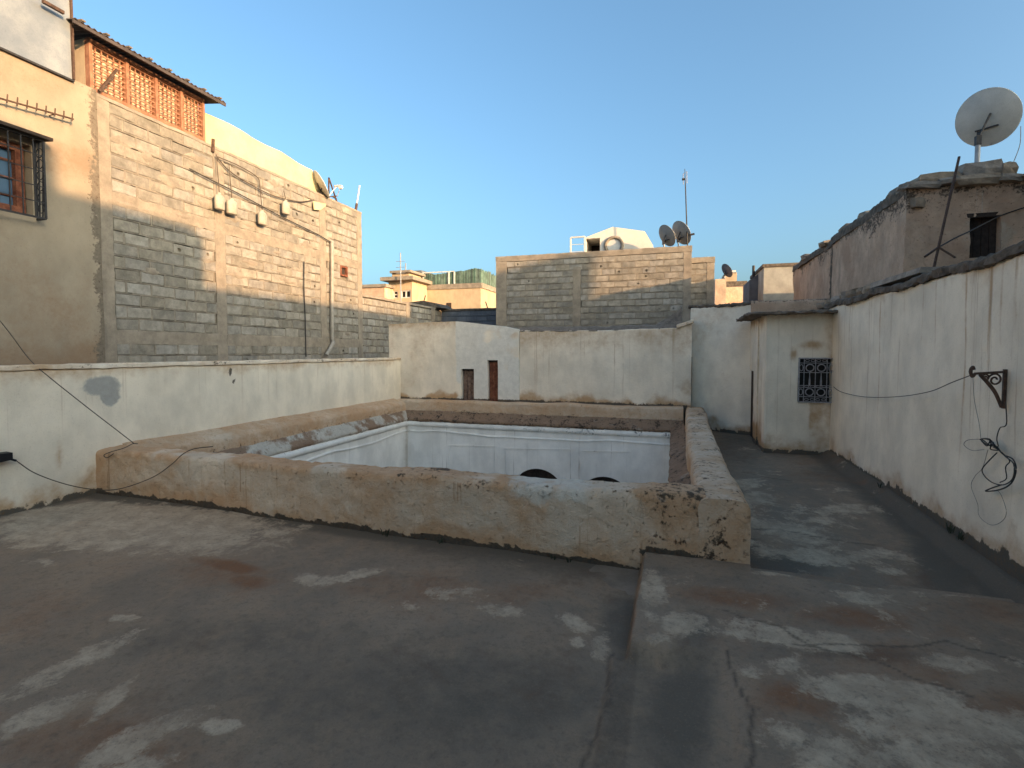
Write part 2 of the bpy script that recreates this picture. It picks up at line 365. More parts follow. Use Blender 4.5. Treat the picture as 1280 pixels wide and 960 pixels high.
def panel_wall(name, O, du, length, z0, z1, th, holes, mat, parent, res=.055, jit=.012, jscale=1.2, seed=1, fine=.003, wear=None, top=None, zh=None):
    """one solid wall sheet with rectangular openings. O: start (x, y); du: direction; face looks to the right of du; holes: (s0, s1, z0, z1)"""
    def lines(a, b, cuts):
        ks = sorted(set([a, b] + [c for c in cuts if a < c < b])); out = []
        for p, q in zip(ks[:-1], ks[1:]):
            k = max(1, int(round((q - p) / res))); out += [p + (q - p) * i / k for i in range(k)]
        return out + [b]
    S_ = lines(0, length, [h for H in holes for h in H[:2]]); Z_ = lines(z0, z1, [h for H in holes for h in H[2:]])
    du = Vector(du); nr = Vector((du.y, -du.x)); nS, nZ = len(S_), len(Z_); V = []
    for d in (0, th):
        for s_ in S_:
            for z_ in Z_: V.append((O[0] + du.x * s_ - nr.x * d, O[1] + du.y * s_ - nr.y * d, z_))
    V = np.array(V)
    if top is not None: zh = zh if zh is not None else z0; V[:, 2] += (top(V) - z1) * np.clip((V[:, 2] - zh) / (z1 - zh), 0, 1)
    D = np.stack([fbm(V, jscale, 3, seed + 11 * k) - .5 for k in range(3)], 1) * 2 * jit + np.stack([fbm(V, jscale * 9, 2, seed + 51 * k) - .5 for k in range(3)], 1) * 2 * fine
    V = V + D; M = nS * nZ; F = []; ed = {}
    for i in range(nS - 1):
        for j in range(nZ - 1):
            sm, zm = (S_[i] + S_[i + 1]) / 2, (Z_[j] + Z_[j + 1]) / 2
            if any(h[0] < sm < h[1] and h[2] < zm < h[3] for h in holes): continue
            q = [i * nZ + j, (i + 1) * nZ + j, (i + 1) * nZ + j + 1, i * nZ + j + 1]; F.append(q); F.append([x + M for x in q[::-1]])
            for a, b in zip(q, q[1:] + q[:1]): ed[(a, b)] = 1
    for (a, b) in ed:
        if (b, a) not in ed: F.append([b, a, a + M, b + M])
    used = sorted(set(x for f in F for x in f)); mp_ = {o: i for i, o in enumerate(used)}; V = V[used]; F = [[mp_[x] for x in f] for f in F]
    return mesh_obj(name, V, F, mat, parent, True, True, wear(V) if wear is not None else np.zeros((len(V), 4)))
def blobs(V, L, ax=(0, 1)):
    r = np.zeros(len(V))
    for (c, a, b_, g) in L:      # centre, two half axes (2-vectors), gain
        M = np.linalg.inv(np.array([[a[0], b_[0]], [a[1], b_[1]]]))
        d = (V[:, ax] - np.array(c)) @ M.T
        r = np.maximum(r, g * np.clip(1.35 - .75 * np.sqrt((d ** 2).sum(1)), 0, 1))
    return r
def spot(u, v, du, dv, g=1.0, rot=0.0, Z=0.0):
    c = at_z(u, v, Z); cr, sr = math.cos(rot), math.sin(rot)
    a = at_z(u + du * cr, v + du * sr, Z) - c; b = at_z(u - dv * sr, v + dv * cr, Z) - c
    return ((c.x, c.y), (a.x, a.y), (b.x, b.y), g)

# ================================================================== SETTING
g = MB().box((-400, -400, -4.4), (400, 1500, -4.0)).build('ground', 'street_earth'); tag(g, 'brown earth ground of the old town', None, None, 'structure')

# ---- terrace floor: one uneven cement sheet with a raised slab on the right
pale = [spot(165, 652, 150, 26, 1.45), spot(60, 660, 90, 18, 1.0), spot(300, 650, 80, 12, .8), spot(85, 826, 95, 11, .95, -.45), spot(45, 885, 75, 14, .95, -.4), spot(170, 915, 80, 17, 1, -.45),
        spot(140, 862, 42, 9, .8, -.8), spot(155, 766, 20, 5, .8), spot(278, 896, 25, 9, .85), spot(170, 950, 50, 14, .8, -.3), spot(385, 714, 15, 9, 1.1), spot(440, 708, 48, 7, .85, -.25),
        spot(45, 698, 28, 7, .7), spot(560, 728, 48, 11, .72), spot(630, 746, 34, 10, .78), spot(515, 742, 24, 7, .7), spot(715, 757, 30, 9, .85, .4), spot(752, 790, 14, 22, .9), spot(722, 784, 12, 7, .85),
        spot(640, 690, 40, 6, .5)]
palS = [spot(815, 742, 17, 34, 1, 0, .02), spot(842, 778, 38, 16, .85, 0, .02), spot(815, 798, 20, 10, 1, 0, .02), spot(985, 795, 95, 14, 1, .08, .02), spot(960, 832, 58, 12, .9, 0, .02),
        spot(1110, 868, 120, 22, 1.15, .15, .02), spot(1190, 905, 130, 30, 1.1, .1, .02), spot(1010, 930, 80, 28, 1, .3, .02), spot(1190, 826, 80, 12, .8, .1, .02), spot(1180, 945, 160, 30, .8, 0, .02),
        spot(1075, 745, 60, 10, .8, .15, .02), spot(985, 716, 55, 4, .9, 0, .02), spot(1195, 739, 70, 5, .8, .05, .02), spot(900, 730, 45, 8, .5, 0, .02), spot(930, 780, 40, 12, .7, 0, .02)]
palC = [spot(1000, 640, 110, 26, .62), spot(1060, 690, 90, 16, .55), spot(925, 602, 35, 8, .9), spot(930, 620, 40, 9, 1), spot(960, 590, 30, 5, .6), spot(985, 655, 75, 12, 1, .2), spot(1020, 683, 60, 9, .95, .1), spot(1050, 632, 50, 8, .8), spot(1105, 682, 45, 7, .9, .1), spot(1040, 610, 40, 6, .6), spot(950, 672, 40, 10, .8, .3), spot(1110, 700, 40, 6, .7), spot(935, 560, 20, 5, .6)]
brown = [spot(290, 700, 46, 8, .98, .15), spot(310, 718, 26, 10, .95), spot(285, 710, 95, 26, .55), spot(285, 712, 150, 34, .38), spot(520, 720, 150, 25, .5), spot(120, 920, 150, 60, .55), spot(60, 760, 120, 40, .4), spot(640, 725, 60, 25, .5)]
brnS = [spot(925, 748, 90, 14, .75, .1, .02), spot(1060, 770, 80, 14, .8, .1, .02), spot(1000, 872, 60, 22, .8, .3, .02), spot(1140, 910, 60, 14, .9, .1, .02), spot(900, 840, 40, 30, .5, 0, .02), spot(1240, 760, 90, 20, .6, 0, .02), spot(1250, 880, 60, 20, .6, 0, .02)]
dark = [spot(560, 850, 330, 90, .62), spot(300, 790, 200, 40, .5), spot(600, 670, 260, 20, .75, .13), spot(780, 760, 30, 50, .8), spot(860, 880, 60, 90, .85)]  # the spot just left of the slab edge is painted shade
drkS = [spot(870, 790, 25, 40, .7, 0, .02), spot(1070, 815, 110, 10, .6, .05, .02)]
drkC = [spot(970, 695, 60, 18, .9), spot(1080, 590, 70, 20, .7), spot(1180, 690, 60, 40, .9, .8), spot(920, 560, 40, 25, .6), spot(1000, 560, 90, 15, .5)]
def line_mask(V, pts, wdt):
    r = np.zeros(len(V)); Q = V[:, :2] + (np.stack([fbm(V, 3.0, 4, 91), fbm(V, 3.0, 4, 97)], 1) - .5) * .16
    for a, b in zip(pts[:-1], pts[1:]):
        a = np.array(a); b = np.array(b); d = b - a; t = np.clip(((Q - a) @ d) / (d @ d), 0, 1)
        dist = np.linalg.norm(Q - a - t[:, None] * d, axis=1); r = np.maximum(r, 1 - sstep(wdt * .35, wdt, dist))
    return r
def fl(u, v, Z=0): p = at_z(u, v, Z); return (p.x, p.y)
cracksS = [[fl(1000, 800, .02), fl(1090, 805, .02), fl(1180, 800, .02), fl(1290, 830, .02)], [fl(905, 760, .02), fl(985, 785, .02), fl(1050, 815, .02), fl(1150, 850, .02), fl(1210, 870, .02)], [fl(905, 812, .02), fl(930, 870, .02), fl(942, 970, .02)]]
cracksC = [[fl(940, 652), fl(985, 655), fl(1040, 665), fl(1100, 672)], [fl(930, 590), fl(960, 595), fl(990, 600)]]
def base_h(x, y): return -.135 * np.clip((x + 6.2) / 6.0, 0, 1) * (.30 + .70 * np.clip((y - 1.2) / 2.8, 0, 1))      # the roof drains towards the corner by the slab
def slab_k(x, y):
    edge = .08 * (fbm(np.stack([x, y, x * 0], 1), 3, 3, 5) - .5)
    far_ = sstep(-.225, -.185, x + edge * .25)                                   # raised slab against the parapet
    near_ = .22 * sstep(-.30, -.275, x + edge * .3) + .66 * sstep(-.16, .55, x) + .12 * sstep(.26, .285, x + edge * .5)
    return near_ + (far_ - near_) * sstep(2.74, 2.88, y + edge)
def slab_h(x, y):
    edge = .08 * (fbm(np.stack([x, y, x * 0], 1), 3, 3, 5) - .5); b_ = base_h(x, y)
    z_ = b_ + (.02 - b_) * slab_k(x, y)
    return np.where(x > .575, z_ + (-.085 - z_) * sstep(3.99, 4.05, y + edge * 1.3), z_)
def floor_grid(name, xs, ys, hfn, wfn, parent=None):
    X, Y = np.meshgrid(xs, ys); x, y = X.ravel(), Y.ravel(); nx = len(xs)
    P = np.stack([x, y, x * 0], 1)
    z = hfn(x, y) + (fbm(P, .8, 3, 3) - .5) * .035 + (fbm(P, 5, 3, 9) - .5) * .010
    V = np.stack([x, y, z], 1)
    F = [[j * nx + i, j * nx + i + 1, (j + 1) * nx + i + 1, (j + 1) * nx + i] for j in range(len(ys) - 1) for i in range(nx - 1)]
    o = mesh_obj(name, V, F, 'cement_floor', parent, True, False, wfn(V))
    return o
def wear_shade_main(V):
    s = slab_k(V[:, 0], V[:, 1]); q = sstep(2.7, 2.95, V[:, 1]); on = q * sstep(.5, .8, s) + (1 - q) * sstep(.0, .50, V[:, 0] + .2 * (fbm(V, 4, 3, 55) - .5))
    W = np.zeros((len(V), 4)); big = fbm(V, 1.6, 3, 44)
    lerp = lambda a, b: a + (b - a) * on
    W[:, 2] = lerp(blobs(V, pale), np.maximum(blobs(V, palS), .44 * sstep(.40, .60, big)))
    W[:, 0] = lerp(np.maximum(blobs(V, brown), .26 * sstep(.45, .62, big)), np.maximum(blobs(V, brnS), .42 * sstep(.45, .62, fbm(V, 1.9, 3, 47))))
    W[:, 1] = lerp(blobs(V, dark), blobs(V, drkS))
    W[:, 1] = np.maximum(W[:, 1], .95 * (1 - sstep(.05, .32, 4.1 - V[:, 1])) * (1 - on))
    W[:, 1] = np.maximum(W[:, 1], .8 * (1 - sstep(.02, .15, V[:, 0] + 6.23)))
    cr = np.zeros(len(V))
    for c_ in cracksS: cr = np.maximum(cr, line_mask(V, c_, .013) * (on > .5))
    st = (np.abs(s - .5) < .42) & ((V[:, 1] > 3.9) | (V[:, 0] < -.15))
    W[:, 3] = np.maximum(cr * .75, st * .35)
    edge_pink = (V[:, 0] > -.215) & (V[:, 0] < -.18) & (V[:, 1] > 2.85) & (V[:, 1] < 4.05)
    W[:, 0] = np.where(edge_pink, .42, W[:, 0]); W[:, 3] = np.where(edge_pink, 0, W[:, 3])
    gut = line_mask(V, [(-.28, 2.84), (-.29, 1.0)], .014) * .7
    W[:, 3] = np.maximum(W[:, 3], gut)
    return W
xs = np.concatenate([np.arange(-6.45, -2.5, .03), np.arange(-2.5, 2.62, .016)])
ys = np.concatenate([np.arange(-4, 1.0, .15), np.arange(1.0, 4.13, .018), [4.14, 4.3]])
f1 = floor_grid('terrace_floor', xs, ys, slab_h, wear_shade_main); tag(f1, 'dark grey patchy cement terrace floor with pale worn spots and a raised slab', None, None, 'structure')
def wear_corr(V):
    W = np.zeros((len(V), 4)); W[:, 2] = np.maximum(blobs(V, palC), .35 * sstep(.42, .6, fbm(V, 1.5, 3, 45))); W[:, 1] = blobs(V, drkC); W[:, 0] = .4 * sstep(.45, .62, fbm(V, 1.9, 3, 48))
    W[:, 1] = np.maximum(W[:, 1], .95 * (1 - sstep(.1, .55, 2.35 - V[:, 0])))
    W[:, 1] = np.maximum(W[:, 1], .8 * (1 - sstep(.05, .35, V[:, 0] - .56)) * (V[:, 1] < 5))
    for c_ in cracksC: W[:, 3] = np.maximum(W[:, 3], line_mask(V, c_, .022) * .7)
    return W
def corr_h(x, y): return -.085 * (1 - sstep(4.3, 7.5, y)) + .09 * (1 - sstep(.0, .14, 2.35 - x - .07 * (fbm(np.stack([x, y, x * 0], 1), 4, 3, 8) - .3))) - .01
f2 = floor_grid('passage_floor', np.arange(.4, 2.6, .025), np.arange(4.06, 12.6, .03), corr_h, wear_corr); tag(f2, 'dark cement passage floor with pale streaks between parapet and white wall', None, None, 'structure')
# the masonry the terrace stands on
MB().box((-6.45, -4, -4), (-6.0, 4.2, -.12)).box((-6.0, -4, -.4), (2.6, 4.15, -.12)).box((.45, 4.15, -.4), (2.6, 12.6, -.12)).build('terrace_deck', 'roof_earth')['kind'] = 'structure'

# lower roofs of neighbours seen between walls
def roof(a, b):
    o = MB().box(a, b).build('rooftop', 'roof_earth'); o['kind'] = 'structure'; return o
roof((-8.0, -4, .3), (-6.50, 18, .9)); roof((-6.5, 11.3, .3), (.4, 15.8, 1.5)); roof((2.62, -4, .3), (3.55, 19, 1.7)); roof((.45, 12.65, .3), (2.6, 17.3, 1.4))

# ================================================================== TERRACE WALLS
def base_wear(V, z0=0.0, ragged=.10, stain_h=.35, top=None):
    W = np.zeros((len(V), 4)); h = V[:, 2] - z0
    nz = fbm(V, 3.5, 4, 21); nf = fbm(V, 14, 3, 22)
    W[:, 0] = .9 * (1 - sstep(.0, stain_h, h - (nz - .5) * .5))
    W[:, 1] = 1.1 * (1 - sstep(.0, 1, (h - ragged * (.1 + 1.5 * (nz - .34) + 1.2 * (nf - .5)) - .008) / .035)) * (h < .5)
    if top is not None:
        t = top - V[:, 2]; W[:, 0] = np.maximum(W[:, 0], .55 * (1 - sstep(0, .25, t + (nz - .5) * .3)))
    return W
def bl(V, c, r, ax=(1, 2)): return np.clip(1.35 - .75 * np.sqrt((((V[:, ax] - np.array(c)) / np.array(r)) ** 2).sum(1)), 0, 1)
def on_x(u, v, X): p = at_x(u, v, X); return (p.y, p.z)
def on_y(u, v, Y): p = at_y(u, v, Y); return (p.x, p.z)

XL, XR = -6.23, 2.35
def wear_left(V):
    W = base_wear(V, 0, .06, .30, 1.46)
    W[:, 2] = np.maximum(bl(V, on_x(128, 482, XL), (.17, .10)), bl(V, on_x(138, 496, XL), (.10, .09)))
    W[:, 0] = np.maximum(W[:, 0], .8 * bl(V, on_x(72, 570, XL), (.02, .14)))
    W[:, 3] = .5 * sstep(.5, 1.35, V[:, 2])
    c = on_x(290, 470, XL); W[:, 1] = np.maximum(W[:, 1], 1.0 * (np.abs(V[:, 1] - c[0] - .03 * np.sin(V[:, 2] * 18)) < .012) * (V[:, 2] > c[1] - .12))
    return W
tw = thing('terrace_wall', 'low whitewashed terrace wall with a grey repair patch below the block house', 'wall', (XL, 4, 0))
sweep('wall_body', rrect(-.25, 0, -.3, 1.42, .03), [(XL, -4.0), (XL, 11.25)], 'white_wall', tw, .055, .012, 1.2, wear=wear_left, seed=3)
sweep('coping', rrect(-.27, .022, 1.42, 1.468, .012, 2), [(XL, -4.0), (XL, 10.95)], 'back_plaster', tw, .06, .010, 5, wear=lambda V: np.stack([.25 + .9 * fbm(V, 2, 3, 4) ** 2, 1.3 * (fbm(V, 6, 3, 5) - .42), V[:, 0] * 0, V[:, 0] * 0], 1), seed=8)

def wear_right(V):
    W = base_wear(V, .06, .07, .30, 2.35); W[:, 0] *= .7
    W[:, 3] = 1.0 * sstep(.1, 1.6, V[:, 2])
    W[:, 0] = np.maximum(W[:, 0], .25 * sstep(1.9, 2.35, V[:, 2]))
    for (u, wd, ze, g_) in ((1062, .020, 1.2, .9), (1074, .014, 1.5, .7), (1086, .012, .7, .8), (1099, .022, .35, 1.2), (1104, .012, .8, .8), (1128, .012, 1.6, .7), (1151, .014, 1.2, .8), (1168, .020, 1.0, .9), (1184, .012, 1.7, .7), (1205, .018, .25, 1.25), (1213, .010, 1.3, .7), (1234, .016, .9, 1.0), (1250, .016, 1.2, .9), (1268, .020, 1.4, .8)):
        y_ = at_x(u, 420, XR).y; wob_ = .012 * np.sin(V[:, 2] * 4 + u); d_ = np.abs(V[:, 1] - y_ - wob_)
        W[:, 0] = np.maximum(W[:, 0], (.28 + .42 * g_) * (.75 + .6 * (fbm(V * np.array([1, 3, 1]), 2, 2, 15) - .5)) * (1 - sstep(wd * .35, wd * 1.3, d_)) * sstep(ze, ze + .8, V[:, 2]))
    return W
rw = thing('terrace_wall', 'tall whitewashed wall with brown rain streaks along the passage', 'wall', (XR, 4, 0))
sweep('wall_body', rrect(0.0, .25, -.3, 2.30, .04), [(XR, -2.0), (XR, 9.3)], 'white_wall', rw, .055, .016, 1.0, wear=wear_right, seed=5, res2=.014)
sweep('mud_coping', rrect(-.03, .32, 2.285, 2.365, .03, 3), [(XR, -2.0), (XR, 9.35)], 'mud_cap', rw, .035, .042, 2.6, fine=.030, seed=9)

# ---- back wall in three faces
YB = 10.93
def top_line(pts):   # piecewise heights along x
    xs_, zs_ = zip(*pts); return lambda x: np.interp(x, xs_, zs_)
bw = thing('boundary_wall', 'cream plastered wall with two narrow wooden doors behind the courtyard', 'wall', (-5, YB, 0))
pA = at_y(486, 405, YB); pA2 = at_y(570, 402, YB); pB2 = at_y(650, 412, YB + .06)
tlA = top_line([(pA.x, pA.z), (pA2.x, pA2.z), (pB2.x - .4, pB2.z + .08), (pB2.x, pB2.z)])
def wear_light_back(V):
    W = base_wear(V, .48, .02, .2); nz = fbm(V, 1.6, 4, 31)
    W[:, 0] = np.maximum(W[:, 0], .30 * sstep(.4, .6, nz) * (V[:, 0] < pA2.x))
    t = tlA(V[:, 0]) - V[:, 2]; W[:, 0] = np.maximum(W[:, 0], .6 * (1 - sstep(0, .3, t + (nz - .5) * .3)))
    W[:, 3] = .35
    W[:, 2] = .75 * sstep(pA2.x - .1, pA2.x + .05, V[:, 0]) * sstep(.25, .45, fbm(V, 1.5, 3, 3))  # door stretch painted paler for the extra sky light it catches
    return W
d1 = (at_y(576.5, 461, YB), at_y(592.5, 500, YB)); d2 = (at_y(609.5, 450, YB), at_y(622.5, 500, YB))
hl = [(d[0].x - pA.x, d[1].x - pA.x, -.2, d[0].z) for d in (d1, d2)]
panel_wall('wall_body', (pA.x, YB), (1, 0), pB2.x - pA.x, -.2, 2.3, .3, hl, 'back_plaster', bw, .05, .014, 1.3, 12, .004, wear_light_back, lambda V: tlA(V[:, 0]), 1.72)
for k, (dd, mt, lab) in enumerate(((d1, 'wood_brown', 'short weathered brown plank door'), (d2, 'wood_red', 'taller reddish plank door'))):
    x0, x1, zt = dd[0].x, dd[1].x, dd[0].z; y0 = YB + .10
    do = MB().box((x0 + .004, y0 + .03, -.1), (x1 - .004, y0 + .05, zt - .005)).build('door', 'wood_dark', bw); do['label'] = lab
    wd = (x1 - x0 - .02) / 3
    for i in range(3):
        xa = x0 + .01 + i * wd
        MB().box((xa + .004, y0 + random.uniform(-.006, .006), -.1), (xa + wd - .004, y0 + .031, zt - .02 - random.uniform(0, .03))).build('plank', mt, do)
    MB().box((x0 + .003, y0 - .02, zt - .05), (x1 - .003, y0 + .028, zt - .006)).build('door_head', 'wood_dark', do)

sw = thing('boundary_wall', 'cream streaked wall below the dark mortar foot of the block house', 'wall', (-1.5, YB, 0))
pC1 = at_y(846, 408, YB); pC2 = at_y(865, 402, YB)
tlC = top_line([(pB2.x, at_y(650, 413, YB).z), (at_y(750, 412, YB).x, at_y(750, 413, YB).z), (pC1.x, pC1.z - .02), (pC2.x, pC2.z)])
def wear_C(V):
    W = base_wear(V, .48, .02, .25); nz = fbm(V, 2.2, 4, 41); t = tlC(V[:, 0]) - V[:, 2]
    W[:, 0] = np.maximum(W[:, 0], .55 * (1 - sstep(0, .9, t + (nz - .5) * .7))); W[:, 3] = .75 * (1 - sstep(.6, 1.8, t))
    W[:, 0] = np.maximum(W[:, 0], .5 * sstep(-.25, .3, V[:, 0]) * sstep(.4, .6, nz)); W[:, 2] *= 0
    return W
sweep('wall_body', rrect(.002, -.34, -.2, 2.0, .03), [(pB2.x + .005, YB + .03), (pC2.x, YB)], 'back_plaster', sw, .06, .018, 1.6, zmap=lambda V: np.where(V[:, 2] > 1, V[:, 2] - 2.0 + tlC(V[:, 0]), V[:, 2]), wear=wear_C, seed=14)
sweep('corner_cap', rrect(.05, -.36, 2.0, 2.07, .02, 2), [(pC1.x, YB), (pC2.x + .03, YB)], 'back_plaster', sw, .05, .012, 4, zmap=lambda V: V[:, 2] - 2.02 + tlC(V[:, 0]), wear=lambda V: np.stack([.6 + 0 * V[:, 0], .3 + 0 * V[:, 0], 0 * V[:, 0], 0 * V[:, 0]], 1), seed=15)
# dark cement skirt sloping from the wall top up to the block house
YH = 15.8
sk = []
xsk = np.linspace(pB2.x - .02, pC1.x + .1, 40); rr = []
for i, x in enumerate(xsk):
    up = 0.10 + (.30 * max(0, (i - 33) / 6)) * 1.0
    rr.append((x, tlC(x), up))
vv = []; ff = []
for i, (x, z, up) in enumerate(rr):
    j = random.uniform(-.014, .014)
    vv += [(x, YB + .02 + random.uniform(-.02, .02), z - .015 + j * .4), (x, YB + .12, z + .05 + j), (x, YB + .35, z + up + j), (x, YB + .36, z - .25)]
for i in range(len(rr) - 1):
    for k in range(4): ff.append([i * 4 + k, i * 4 + (k + 1) % 4, i * 4 + 4 + (k + 1) % 4, i * 4 + 4 + k])
ff += [[3, 2, 1, 0], [len(vv) - 4, len(vv) - 3, len(vv) - 2, len(vv) - 1]]
mesh_obj('mortar_skirt', vv, ff, 'dark_mortar', sw, True)

# ================================================================== COURTYARD WELL
cp = thing('courtyard_parapet', 'stained plaster parapet running round the open courtyard', 'parapet', (-2.8, 4.1, 0))
YF, XP, XQ = 4.1, .56, .20      # outer front face, outer and inner face of the right arm
def wear_front(V):
    W = base_wear(V, np.where(V[:, 0] > -.2, .02, base_h(V[:, 0], V[:, 1])), .06, .40); nz = fbm(V, 2.6, 4, 61); nf = fbm(V, 9, 3, 62); x = V[:, 0]
    topm = sstep(.36, .48, V[:, 2])
    W[:, 0] = np.maximum(W[:, 0], .50 + 1.2 * (nz - .5)); W[:, 0] = np.maximum(W[:, 0], .85 * sstep(.30, .46, V[:, 2]) * sstep(.25, .5, nz))
    W[:, 0] = np.maximum(W[:, 0], .85 * (1 - sstep(-6.2, -5.4, x)))
    W[:, 1] = np.maximum(W[:, 1], topm * (.30 + .9 * (nf - .5)) * sstep(-4.8, -2.0, x))
    right = sstep(-.45, -.05, x)
    W[:, 0] = np.maximum(W[:, 0], .8 * right * sstep(.05, .3, V[:, 2]))
    W[:, 1] = np.maximum(W[:, 1], right * sstep(.30, .44, V[:, 2] + (nz - .5) * .25) * .42)
    W[:, 1] = np.maximum(W[:, 1], right * (.22 + .5 * (fbm(V * np.array([1, 1, 3.5]), 3, 3, 78) - .5)))
    W[:, 2] = .62 * bl(V, (-.85, .45), (.34, .10), (0, 2)) + .28 * sstep(.5, .62, nz); W[:, 1] *= 1 - .7 * sstep(.3, .6, W[:, 2])
    W[:, 3] = .9
    return W
def wob(V): return V[:, 2] + (V[:, 2] > .2) * ((fbm(V * np.array([1, 0, 0]), 1.4, 3, 71) - .5) * .05 + (fbm(V * np.array([0, 1, 0]), 1.4, 3, 73) - .5) * .04)
sweep('parapet_wall', rrect(0, -.33, -.3, .485, .055), [(XL - .01, YF), (XQ + .06, YF)], 'parapet_plaster', cp, .035, .022, 1.6, zmap=wob, wear=wear_front, seed=31, fine=.012)
def wear_arm(V):
    W = base_wear(V, np.where(V[:, 1] < 4.3, .02, -.05), .02, .3); W[:, 1] *= .6; nz = fbm(V, 3.2, 4, 63); nf = fbm(V, 10, 3, 64)
    W[:, 0] = np.maximum(W[:, 0], .58 + .8 * (nz - .5)); topm = sstep(.40, .50, V[:, 2])
    W[:, 1] = np.maximum(W[:, 1], topm * (.30 + .5 * (nf - .5))); W[:, 2] = topm * .30 * sstep(.5, .6, nz)
    return W
sweep('parapet_wall', rrect(0, -(XP - XQ), -.3, .485, .08), [(XP, YF - .002), (XP - .01, 7.0), (XP + .08, YB - .1)][::-1] and [(XP, YF - .002), (XP - .01, 7.0), (XP + .08, YB + .05)], 'parapet_plaster', cp, .035, .024, 1.7, zmap=wob, wear=wear_arm, seed=33, fine=.008)
def wear_thin(V):
    W = np.zeros((len(V), 4)); nz = fbm(V, 2.2, 4, 65); W[:, 0] = .58 + .5 * (nz - .5); W[:, 1] = .16 * sstep(.40, .5, V[:, 2]) + (V[:, 2] < .30) * .3; W[:, 2] = .25 * sstep(.45, .6, nz)
    return W
def wear_side(V):
    W = wear_thin(V); W[:, 0] += .12; return W
sweep('parapet_wall', rrect(0, -.36, .10, .50, .05), [(XL - .01, YB - .33), (XQ + .03, YB - .33)], 'parapet_plaster', cp, .045, .016, 1.7, zmap=wob, wear=wear_thin, seed=35)
sweep('parapet_wall', [(-.02, .10), (.33, .10), (.33, .40), (.27, .45), (-.02, .52)], [(XL, YF + .3), (XL, YB - .32)], 'parapet_plaster', cp, .045, .014, 1.7, wear=wear_side, seed=36)
XI0, XI1, YI0, YI1 = XL + .44, XQ - .17, YF + .52, YB - .47     # faces of the courtyard walls
def wear_ledge(V):
    W = np.zeros((len(V), 4)); nz = fbm(V, 7, 3, 66); W[:, 1] = .37 + .6 * (nz - .5); W[:, 2] = .36 * sstep(.35, .65, fbm(V, 4, 3, 67)); return W
def wear_ledge_l(V):
    W = wear_ledge(V); W[:, 1] -= .28; W[:, 2] += .34; W[:, 0] += .1; return W
e = .07
lp = lambda s, w_=.235: [(0, .06), (s * (w_ - .035), .02), (s * w_, .05), (s * w_, .085), (0, .255)]
sweep('ledge', lp(1, .185), [(XL + .3, YB - .335), (XQ + .03, YB - .335)], 'ledge_tile', cp, .04, .012, 5, wear=wear_ledge, seed=41, fine=.012)
sweep('ledge', lp(1, .15), [(XL + .325, YF + .33), (XL + .325, YB - .33)], 'ledge_tile', cp, .04, .012, 5, wear=wear_ledge_l, seed=42, fine=.012)
sweep('ledge', lp(-1), [(XQ + .015, YF + .33), (XQ + .03, YB - .33)], 'ledge_tile', cp, .04, .014, 5, wear=wear_ledge, seed=43, fine=.014)
sweep('ledge', lp(-1), [(XL + .3, YF + .33), (XQ + .03, YF + .33)], 'ledge_tile', cp, .05, .012, 5, wear=wear_ledge, seed=44)
def wear_mould(V):
    W = np.zeros((len(V), 4)); nz = fbm(V, 5, 3, 68); W[:, 1] = .30 * sstep(-4.5, -1, V[:, 0]) * sstep(.4, .6, nz) + .12; W[:, 0] = .3 * nz; return W
mp = [(-.12, -.09), (.02, -.09), (.05, -.05), (.045, .0), (.0, .035), (-.12, .04)]
sweep('moulding', mp, [(XI0 - .0, YI1 - .0), (XI1, YI1)], 'courtyard_limewash', cp, .05, .008, 3, wear=wear_mould, seed=45)
sweep('moulding', mp, [(XI0, YI0), (XI0, YI1)], 'courtyard_limewash', cp, .05, .008, 3, wear=wear_mould, seed=46)
sweep('moulding', mp, [(XI1, YI1), (XI1, YI0)], 'courtyard_limewash', cp, .05, .008, 3, wear=wear_mould, seed=47)

cw = thing('courtyard_wall', 'bluish white courtyard walls with framed panels and dark arch tops', 'wall', (-2.8, YI1, -3.6))
def wear_court(V):
    W = np.zeros((len(V), 4)); nz = fbm(V, 1.5, 4, 69)
    W[:, 0] = .25 * sstep(.5, .7, nz); W[:, 3] = .25
    d = np.hypot(V[:, 0] - XI0, V[:, 1] - YI1); W[:, 0] = np.maximum(W[:, 0], .7 * (1 - sstep(.04, .22, d + (nz - .5) * .2))); return W
def flat_wall(a, b, z0, z1, th, name='wall_face'):
    return sweep(name, rrect(0, th, z0, z1, .003, 1), [a, b], 'courtyard_limewash', cw, .12, .010, 1.2, wear=wear_court, seed=51, fine=.001)
flat_wall((XI0, YI0), (XI0, YI1 + .3), -3.6, .02, -.3); flat_wall((XI1, YI1 + .3), (XI1, YI0), -3.6, .02, -.3); flat_wall((XI1, YI0), (XI0, YI0), -3.6, .02, -.3)
# far wall: arches are real openings. piers / panels
def cyl_arch(cx, hw, zs, n=10):   # half-round head
    return [(cx + hw * math.cos(math.pi * i / n), zs + hw * math.sin(math.pi * i / n)) for i in range(n + 1)]
pm = lambda u, v: at_y(u, v, YI1)
ar = []
for (u, v) in ((672, 586), (756, 596)):
    p = pm(u, v); ar.append((p.x, p.z))
hw = .62
zlow = -3.6
cols = sorted([XI0] + [x for a in ar for x in (a[0] - hw, a[0] + hw)] + [XI1])
zs = [a[1] - hw for a in ar]
ARW = MB()
